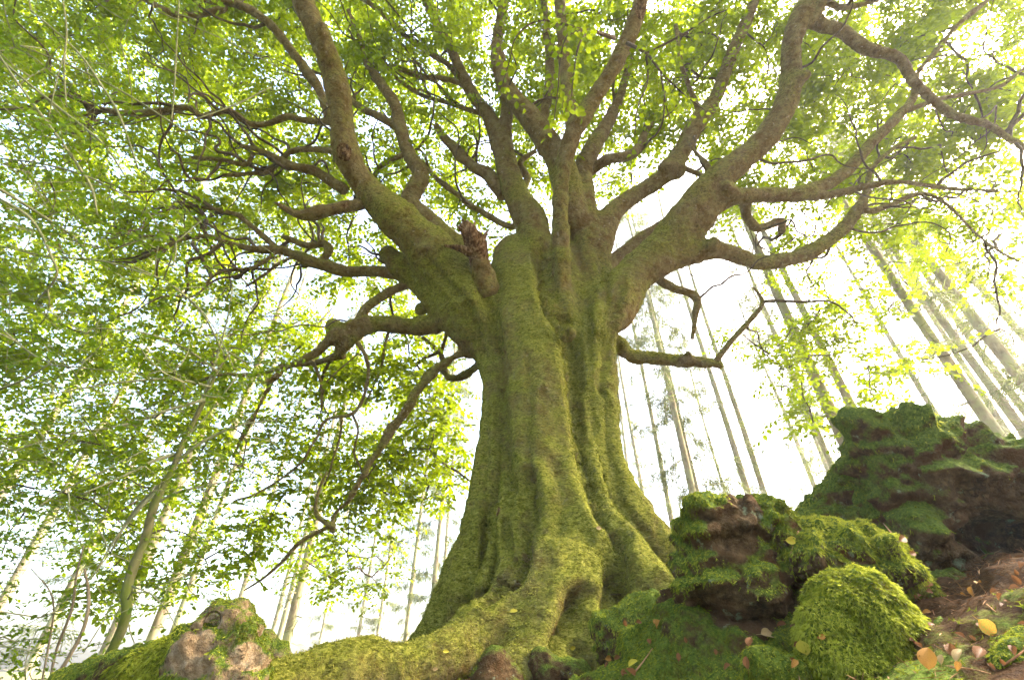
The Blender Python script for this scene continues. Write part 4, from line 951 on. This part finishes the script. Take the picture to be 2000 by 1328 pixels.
for pts in HLONG:
    C, r = fine(pts, 'D', 6); s_ = Soup(); s_.tube(C - horg, np.maximum(r * 0.8, 0.003), 6, 0.1); s_.obj('shoot', M['holly_stem'], holly); hnodes += list(C[3:])
HDENS = ["5433322210000", "6554433220000", "6555432221000", "5555543210000", "4566654310000", "4554434300000", "5665655430000", "6666666554000", "6776666554100", "6677777554000", "7777765444000", "7777643330000", "8776432000000", "8875320000000"]
HDENS = np.array([[int(c) for c in r_] for r_ in HDENS], float)      # 70 px cells in x from -140, 100 px in y
def hd(px, py):
    i = np.clip(((px + 140) / 70).astype(int), 0, HDENS.shape[1] - 1); j = np.clip((py / 100).astype(int), 0, HDENS.shape[0] - 1); return HDENS[j, i] / 9
hs = Soup(); A = [[], [], [], []]
hn = np.array(hnodes); cnt = 0
while cnt < 300:
    px, py = rng.uniform(-260, 770), rng.uniform(-150, 1330)
    if rng.uniform() > hd(np.array(px), np.array(py)) ** 1.4: continue
    D = rng.uniform(2.9, 4.9)
    c = P(px, py, D)
    if c[2] < ground_z(c[0], c[1]) + 0.15: continue
    d = np.linalg.norm(hn - c, axis=1); a = hn[np.argmin(d)]; L = d.min(); n = max(3, int(L / 0.15)); t = np.linspace(0, 1, n + 1)[:, None]
    Cc = a * (1 - t) + c * t + np.sin(t * math.pi) * rng.normal(size=3) * 0.06 * L
    hs.tube(Cc, np.linspace(0.0055, 0.0025, n + 1), 5); hn = np.vstack([hn, Cc[1:]]); cnt += 1
    for q, b_ in zip(A, holly_leaves(c, 8, 0.30, 0.050, hs)): q += b_
tag(foliage('foliage', A, M['holly_leaf'], holly, horg, spiny=True, wid=0.62, fold=0.22), 'dark glossy spiny holly leaves')
print('holly leaves', sum(len(x) for x in A[0]))
o = hs.obj('twigs', M['holly_stem'], holly); o.data.transform(Matrix.Translation(-Vector(horg))); tag(o, None, None, None, 'stuff')

# thin pale saplings at the foot of the holly
for lab, pts in (('pale forked sapling stem with brown side shoot beside the holly', [(95,1345,13,2.9),(130,1290,12,2.95),(160,1235,11,3.0),(172,1190,10,3.05),(172,1150,9,3.1),(165,1110,6,3.1)]),
                 ('thin straight pale sapling crossing behind the forked sapling', [(95,1345,8,3.3),(110,1270,8,3.35),(140,1190,8,3.4),(150,1120,6,3.5),(165,1060,4,3.55)]),
                 ('thinnest sapling arching towards the ridge at the foot of the holly', [(80,1340,6,3.5),(95,1260,6,3.55),(105,1190,5,3.6),(95,1150,4,3.6),(60,1110,3,3.6)])):
    b0 = P(*pts[0][:2], pts[0][3]); b0[2] = min(b0[2], float(ground_z(b0[0], b0[1])))
    rt = empty('sapling', b0, lab, 'sapling')
    C, r = fine(pts); C = np.vstack([b0 - [0, 0, 0.05], C]); r = np.concatenate([[r[0]], r])
    s_ = Soup(); s_.tube(C - b0, r * 0.6, 7, 0.15); s_.obj('stem', M['pale_stem'], rt)
    s_ = Soup(); AA = [[], [], [], []]
    for q in range(4):
        a = C[rng.integers(len(C) // 2, len(C))]; e = a + np.array([rng.uniform(-0.25, 0.5), rng.uniform(-0.2, 0.2), rng.uniform(0.15, 0.5)])
        t = np.linspace(0, 1, 5)[:, None]; s_.tube(a * (1 - t) + e * t + np.sin(t * 3.1) * rng.normal(size=3) * 0.03 - b0, np.linspace(0.005, 0.002, 5), 5)
        for x, y in zip(AA, holly_leaves(e, 3, 0.2, 0.045, s_, 0.6)): x += y
    # twiglets above were added in world space; leaves carry the tint
    s_.V = [v if np.abs(v).max() < 2.0 and q < 0 else v for q, v in enumerate(s_.V)]
    tag(foliage('foliage', AA, M['holly_leaf'], rt, b0, spiny=True, wid=0.6, fold=0.2), None)

# ------------------------------------------------------------------ spruces behind, standing in mist
def spruce_variant(seed, dens_, start, leafy):
    g = np.random.default_rng(seed); Ht = 21.0
    z = np.linspace(-0.5, Ht, 30); sway = np.stack([0.12 * np.sin(z * 0.35 + seed), 0.12 * np.cos(z * 0.3 + seed * 2), z], 1)
    sway[:, :2] *= (z / Ht)[:, None] * 1.2
    rad = 0.17 * (1 - 0.72 * np.clip(z, 0, Ht) / Ht) * (1 + 0.35 * np.exp(-np.clip(z, 0, 9) * 2.5))
    V, Q, T = tube_arrays(sway, rad, 12, 0.10, True, seed); trunk = np_mesh('trunk', V, [Q, T], M['spruce'])
    s_ = Soup(); nd = [[], [], [], []]
    zz = start
    while zz < Ht - 0.5:
        for q in range(g.integers(2, 5)):
            az = g.uniform(0, 2 * math.pi); L = g.uniform(0.4, 1.0) * (0.7 + 1.5 * smooth(start, 9, zz)) * dens_ * (1 - 0.6 * zz / Ht)
            x0 = np.array([np.interp(zz, z, sway[:, 0]), np.interp(zz, z, sway[:, 1]), zz]); t = np.linspace(0, 1, 5)
            dr = np.array([math.cos(az), math.sin(az), 0])
            C = x0 + dr * (t * L)[:, None] + np.array([0, 0, 1]) * (-(0.35 * t - 0.2 * t * t) * L + g.normal(0, 0.02, 5))[:, None]
            s_.tube(C, np.linspace(0.012, 0.003, 5), 4)
            nt_ = int(leafy * L * 22)
            if nt_ and zz > start + 0.3:
                tt = g.uniform(0.25, 1, nt_); p = x0 + dr * (tt * L)[:, None] + np.array([0, 0, 1]) * (-(0.35 * tt - 0.2 * tt * tt) * L)[:, None]
                nd[0].append(p); side = g.normal(size=(nt_, 3)) * 0.6; side[:, 2] -= 0.9; nd[1].append(unit(side + dr * 0.3)); nd[2].append(unit(g.normal(size=(nt_, 3)))); nd[3].append(g.uniform(0.15, 0.5, nt_))
        zz += g.uniform(0.25, 0.55)
    br = np_mesh('dead_branches', np.concatenate(s_.V), [np.concatenate(s_.Q), np.concatenate(s_.T)], M['spruce'])
    PO, DI, NO, SZ = [np.concatenate(a) for a in nd]
    # a hanging spray: ragged comb of narrow needle strips
    VV, QQ, TT = [], [], []; off = 0
    for m in range(7):
        f0 = m / 7.0; sd_ = unit(np.cross(DI, NO)); d2 = unit(DI + sd_ * (0.9 if m % 2 else -0.9) * (1 if m else 0) + g.normal(size=DI.shape) * 0.2)
        Lm = SZ * (1.0 if m == 0 else g.uniform(0.25, 0.5)); st = PO + DI * (SZ * f0 * (0 if m == 0 else 1))[:, None]
        v, q, k = leaf_arrays(st, d2, NO, Lm, 0.09 if m else 0.045, 0.1); VV.append(v); QQ.append(q + off); off += len(v); TT.append(np.repeat(g.uniform(0, 0.9, len(PO)), k))
    nm = np_mesh('crown', np.concatenate(VV), np.concatenate(QQ), M['needles'], True, {'tint': np.concatenate(TT)})
    return trunk, br, nm
SPV = [spruce_variant(3, 0.8, 1.2, 0.25), spruce_variant(5, 1.2, 1.0, 1.1), spruce_variant(9, 0.9, 3.0, 0.5)]
def spruce(px, py, wd, D, v, label):
    p = P(px, py, D); x, y = p[0], p[1]; gz = float(ground_z(x, y))
    hgt = p[2] - gz; rr = 0.17 * (1 - 0.72 * max(hgt, 0) / 21.0)
    s = 0.66 * (wd / 2 * D / FPX) / rr
    rt = empty('spruce_tree', (x, y, gz), label, 'tree', 'spruces standing in the mist')
    rz = rng.uniform(0, 6.28)
    for me, nm in zip(SPV[v], ('trunk', 'dead_branches', 'crown')):
        o = mesh_obj(nm, me, rt); o.rotation_euler = (0, 0, rz); o.scale = (s, s, 1.0 if s < 1.3 else 1.15)
        if nm != 'trunk': o['kind'] = 'stuff'; o.scale = (1, 1, o.scale[2])
# px, py, width px, D (from a trunk of about 0.3 m), variant
SPR = [(1258,980,12,21,0),(1318,1050,17,16,0),(1352,960,22,13,1),(1366,980,17,15,1),(1455,950,19,14,2),(1498,985,19,15,0),(1640,945,19,15,1),(1625,935,13,21,2),
       (1660,880,38,7.8,0),(1705,880,29,9.8,0),(1828,805,17,17,0),(1965,870,36,7.6,0),(1990,825,26,11,1),(2005,800,22,13,1),(2030,930,20,15,2),(1560,880,12,24,1),(1415,960,10,26,2),(2120,900,40,8.5,1),(2240,950,30,11,2),
       (558,1262,27,10.5,0),(546,1242,17,16,0),(534,1228,14,19,2),(700,1240,10,26,1),(335,1150,30,9.2,2),(395,1085,18,15,0),(240,1200,34,8.6,2),(470,1165,15,18,2),(800,1180,14,19,1),(848,1140,16,17,1),(872,1070,10,25,1),(755,1120,9,28,1),(120,1180,22,13,1),(20,1150,26,11,2),
       (640,1180,8,30,1),(-120,1150,30,10,2),(1225,900,9,28,1)]
SPL = {1258: 'slim spruce trunk close beside the beech trunk, under its lowest bent limb', 1318: 'spruce trunk rising between the back root and the stump-like rock', 1352: 'wispy spruce, thicker of a close pair behind the stump-like rock',
       1366: 'wispy spruce, thinner of the close pair behind the stump-like rock', 1455: 'spruce trunk standing behind the crest of the stump-like rock', 1498: 'bare spruce trunk just beyond the stump-like rock, meeting the low rock',
       1640: 'wispy pale spruce in front of the thick trunk above the mossy ramp', 1828: 'thin far spruce rising from the peak of the largest boulder', 335: 'stout pale spruce behind the holly stem', 395: 'slim spruce between the holly stem and the holed stone',
       240: 'stout spruce crossing behind the mossy holly stem', 470: 'slim spruce rising straight behind the holed stone', 546: 'middle one of three spruce trunks behind the low roots', 534: 'thinnest of three spruce trunks behind the low roots',
       800: 'needle-hung spruce beside the beech trunk, behind the long bare limb', 848: 'needle-hung spruce nearly touching the beech trunk above its spreading root', 700: 'faint far spruce between the three trunks and the beech'}
for q, (px, py, wd, D, v) in enumerate(SPR):
    if px in (1660, 1965) or wd >= 39: lab = {1660: 'thick pale spruce trunk beside a thinner one above the mossy ramp', 1965: 'thickest bare spruce trunk rising behind the largest boulder'}.get(px, 'tall spruce trunk standing in mist')
    elif px in SPL: lab = SPL[px]
    elif px == 558: lab = 'thickest of three spruce trunks standing together behind the low roots'
    elif px == 1705: lab = 'slimmer pale spruce trunk close beside the thick one above the ramp'
    else: lab = 'tall spruce trunk standing in mist'
    spruce(px, py, wd, D, v, lab)

# ------------------------------------------------------------------ fallen leaves, one by one
M['yellow_leaf'] = mat_dead_leaf('yellow_leaf', (0.26, 0.20, 0.015), (0.42, 0.36, 0.04))
M['pale_leaf'] = mat_dead_leaf('pale_leaf', (0.20, 0.125, 0.05), (0.36, 0.26, 0.11))
M['brown_leaf'] = mat_dead_leaf('brown_leaf', (0.07, 0.025, 0.008), (0.19, 0.08, 0.025))
M['ochre_leaf'] = mat_dead_leaf('ochre_leaf', (0.20, 0.08, 0.012), (0.36, 0.18, 0.035))
M['turning_leaf'] = mat_dead_leaf('turning_leaf', (0.14, 0.19, 0.03), (0.30, 0.28, 0.05), (0.45, 0.17, 0.03))
bpy.context.view_layer.update()
dg = bpy.context.evaluated_depsgraph_get()
def hit(px, py):
    d = Vector(ray(px, py)).normalized(); o = Vector(CAM)
    for _ in range(60):
        ok, loc, n, idx, ob, m = sc.ray_cast(dg, o, d)
        if not ok: return None
        if ob.name.split('.')[0] in ('stone', 'ground', 'trunk', 'root') : return loc, n
        o = loc + d * 0.002
    return None
def fallen(px, py, size_px, mat, label, d=(1, 0, 0.1), wid=0.66, curl=0.15, fold=0.2, stand=0.0, group=None, ripple=0.02):
    h_ = hit(px, py)
    if h_ is None: return
    loc, n = h_; D = depth_of(np.array(loc)); sz = 0.68 * size_px * D / FPX
    nn = (Vector(n) * (1 - stand) + Vector((-loc.x, -loc.y, 0.35 - loc.z + 0.2)).normalized() * (stand + 0.35)).normalized()
    o = bpy.data.objects.new('fallen_leaf', leaf_mesh('fallen_leaf', M[mat], wid, curl, fold, 7, 0.5, ripple)); link(o)
    dv = Vector(d).normalized()
    c = loc + Vector(n) * (0.012 + 0.3 * stand * sz); orient(o, c - dv * sz * 0.5, dv, nn, sz)
    tag(o, label, 'leaf', group)
fallen(1545, 1053, 40, 'yellow_leaf', 'pale yellow leaf lying on the moss-cushioned rock', (1, 0.1, 0.05), 0.55)
fallen(1505, 1243, 50, 'pale_leaf', 'buff crumpled leaf in front of the stump-like rock', (1, 0.2, 0), 0.6, 0.2, 0.35)
fallen(1577, 1257, 40, 'yellow_leaf', 'heart-shaped yellow leaf beside the long-moss hummock', (0.3, 0.2, -0.8), 0.95, 0.05, 0.1, 0.5)
fallen(1942, 1240, 52, 'turning_leaf', 'half green half orange leaf below the dark hollow', (0.5, 0, -0.6), 0.8, 0.15, 0.2, 0.5)
fallen(1825, 1305, 64, 'ochre_leaf', 'large ochre leaf standing on edge by the long-moss hummock', (0.35, 0, 0.85), 0.7, 0.3, 0.35, 0.7)
fallen(1885, 1295, 52, 'pale_leaf', 'curled pale leaf leaning on brown ones by the fresh cushion', (0.6, 0, 0.7), 0.4, 0.3, 0.6, 0.6)
fallen(1915, 1290, 52, 'brown_leaf', 'ribbed brown leaf upright beside the curled pale one', (0.75, 0.1, 0.55), 0.55, 0.2, 0.4, 0.7)
fallen(1875, 1285, 44, 'brown_leaf', 'dark brown leaf tucked behind the curled pale one', (0.3, 0.3, 0.8), 0.6, 0.1, 0.4, 0.6)
fallen(1845, 1300, 30, 'pale_leaf', 'small pale scrap of leaf beside the large ochre one', (0.4, 0, 0.8), 0.5, 0.3, 0.5, 0.4)
fallen(1468, 1262, 30, 'brown_leaf', 'small purple-brown leaf on the mossy slab', (0.4, 0.1, 0.6), 0.7, 0.2, 0.3, 0.2)
fallen(1463, 1292, 36, 'brown_leaf', 'curled reddish leaf beside the small moss cushion', (0.1, 0.2, 0.8), 0.5, 0.3, 0.5, 0.4)
fallen(1245, 1296, 34, 'yellow_leaf', 'folded yellow leaf with a dry stalk on the mossy slab', (0.9, 0, 0.5), 0.5, 0.1, 0.5, 0.2)
fallen(1325, 1288, 26, 'brown_leaf', 'tiny brown leaf in the middle of the mossy slab', (0.2, 0.3, 0.8), 0.5, 0.2, 0.4, 0.2)
fallen(1755, 1055, 30, 'brown_leaf', 'brown leaf caught at the foot of the largest boulder', (0.7, 0, 0.3), 0.7, 0.2, 0.3, 0.2)
fallen(1003, 1196, 24, 'yellow_leaf', 'green and yellow leaf on the spreading root', (0.9, 0.1, 0.2), 0.6, 0.1, 0.2)
fallen(870, 1274, 18, 'yellow_leaf', 'small yellow leaf at the low end of the spreading root', (1, 0.1, 0), 0.6, 0.1, 0.2)
fallen(1168, 1032, 16, 'pale_leaf', 'tiny pinkish leaf lodged high on the buttress', (1, 0.1, 0), 0.7, 0.1, 0.2)
fallen(1118, 1262, 18, 'yellow_leaf', 'small yellow leaf in the gap beneath the beech trunk', (1, 0.1, 0.1), 0.7, 0.1, 0.2)
fallen(848, 1305, 16, 'pale_leaf', 'small cream leaf on bare root bark', (1, 0.1, 0.1), 0.6, 0.1, 0.2)
for px, py in ((1400,1275),(1560,1300),(1600,1240),(1770,1080),(1900,1160),(1960,1190),(1345,1250),(1230,1320),(1430,1310),(1610,1315),(1985,1140),(1830,1230)) + tuple((float(a), float(b)) for a, b in zip(rng.uniform(1780, 2010, 26), rng.uniform(1110, 1325, 26))) + tuple((float(a), float(b)) for a, b in zip(rng.uniform(1180, 1640, 16), rng.uniform(1215, 1325, 16))):
    mt_ = ('brown_leaf', 'brown_leaf', 'ochre_leaf')[rng.integers(3)]
    fallen(px + rng.uniform(-8, 8), py, rng.uniform(15, 30), mt_, 'small dry brown leaf lying on the bank' if mt_ == 'brown_leaf' else 'small dry ochre leaf lying on the bank', rng.normal(size=3) * [1, .4, .4], 0.6, 0.3, 0.4, 0.2, 'small dry leaves on the bank')
# dry sticks
def stick(pts, label):
    C = []
    for px, py in pts:
        h_ = hit(px, py)
        if h_: C.append(np.array(h_[0]) + np.array(h_[1]) * 0.006)
    if len(C) < 2: return
    C = catmull(C, 4); b0 = C[0]; s_ = Soup(); s_.tube(C - b0, np.linspace(0.0028, 0.0014, len(C)), 6, 0.25)
    o = s_.obj('dry_twig', M['litter']); o.location = b0; tag(o, label, 'twig')
stick([(1860,1308),(1900,1312),(1940,1322)], 'pale dry twig among the brown curled leaves')
stick([(1560,1040),(1545,1085)], 'short dry twig on the moss-cushioned rock')
stick([(1745,1050),(1725,1020)], 'reddish dry twig leaning on the largest boulder')
stick([(1240,1318),(1262,1285),(1275,1268)], 'dry stalk lying beside the folded yellow leaf')
stick([(1960,1300),(1985,1285),(2010,1262)], 'curved pale twig over the fresh moss cushion')
stick([(1930,1185),(1950,1200)], 'short straw twig below the dark hollow')
# dry spruce needles over the bank
nv = 9000
qx = np.concatenate([rng.uniform(0.3, 2.6, nv)]); qy = rng.uniform(0.8, 3.2, nv)
keep = fbm(np.stack([qx * 3, qy * 3, qx * 0], -1), 2) > -0.15; qx, qy = qx[keep], qy[keep]
qz = ground_z(qx, qy) + 0.006
dd_ = rng.normal(size=(len(qx), 3)) * [1, 1, 0.35]
V, Q, k = leaf_arrays(np.stack([qx, qy, qz], 1), dd_, np.tile([0, 0, 1.0], (len(qx), 1)) + rng.normal(size=(len(qx), 3)) * 0.2, rng.uniform(0.015, 0.045, len(qx)), 0.08, 0.1)
o = mesh_obj('needle_litter', np_mesh('needle_litter', V, Q, M['litter'], True, {'tint': np.full(len(V), 0.5)})); tag(o, 'dry reddish spruce needles strewn over the bank', 'needles', None, 'stuff')
# short moss on the ground around the roots
m_ = (GX[:-1, :-1].ravel() > -1.6) & (GX[:-1, :-1].ravel() < 2.6) & (GY[:-1, :-1].ravel() > 1.0) & (GY[:-1, :-1].ravel() < 4.6)
GV = np.stack([GX, GY, GZ], -1).reshape(-1, 3); GFm = GF[m_]
wg = np.clip(gm.ravel()[GFm[:, 0]] - 0.25, 0, 1)
p, nn, f = scatter(GV, GFm, 15000, wg)
d_ = unit(nn * 0.7 + rng.normal(size=p.shape) * 0.5)
Vm, Fm, k = frond_arrays(p - nn * 0.003, d_, unit(rng.normal(size=p.shape)), rng.uniform(0.012, 0.03, len(p)), 0.34, 2, 0.3)
o = mesh_obj('ground_moss', np_mesh('ground_moss', Vm, Fm, M['moss'], False, {'tint': np.repeat(np.clip(0.5 + 0.5 * fbm(p * 7, 2) + rng.normal(0, 0.15, len(p)), 0, 1), k)}))
tag(o, 'low green moss covering the earth between the roots', 'moss', None, 'stuff')

# ------------------------------------------------------------------ mist
me = bpy.data.meshes.new('haze')
x0, x1, y0, y1, z0, z1 = -70, 70, -40, 90, -4.5, 27
me.from_pydata([(x, y, z) for x in (x0, x1) for y in (y0, y1) for z in (z0, z1)], [], [(0, 1, 3, 2), (4, 6, 7, 5), (0, 4, 5, 1), (2, 3, 7, 6), (0, 2, 6, 4), (1, 5, 7, 3)])
hz = mesh_obj('haze', me); tag(hz, 'pale morning mist hanging between the trees', 'haze', None, 'stuff')
b = NB('mist'); b.t.nodes.remove(b.out); b.out = b.n('ShaderNodeOutputMaterial')
pv = b.n('ShaderNodeVolumePrincipled'); pv.inputs['Color'].default_value = (0.95, 0.96, 0.94, 1); pv.inputs['Density'].default_value = 0.0014; pv.inputs['Anisotropy'].default_value = 0.35
b.l(pv.outputs[0], b.out.inputs['Volume']); me.materials.append(b.m)
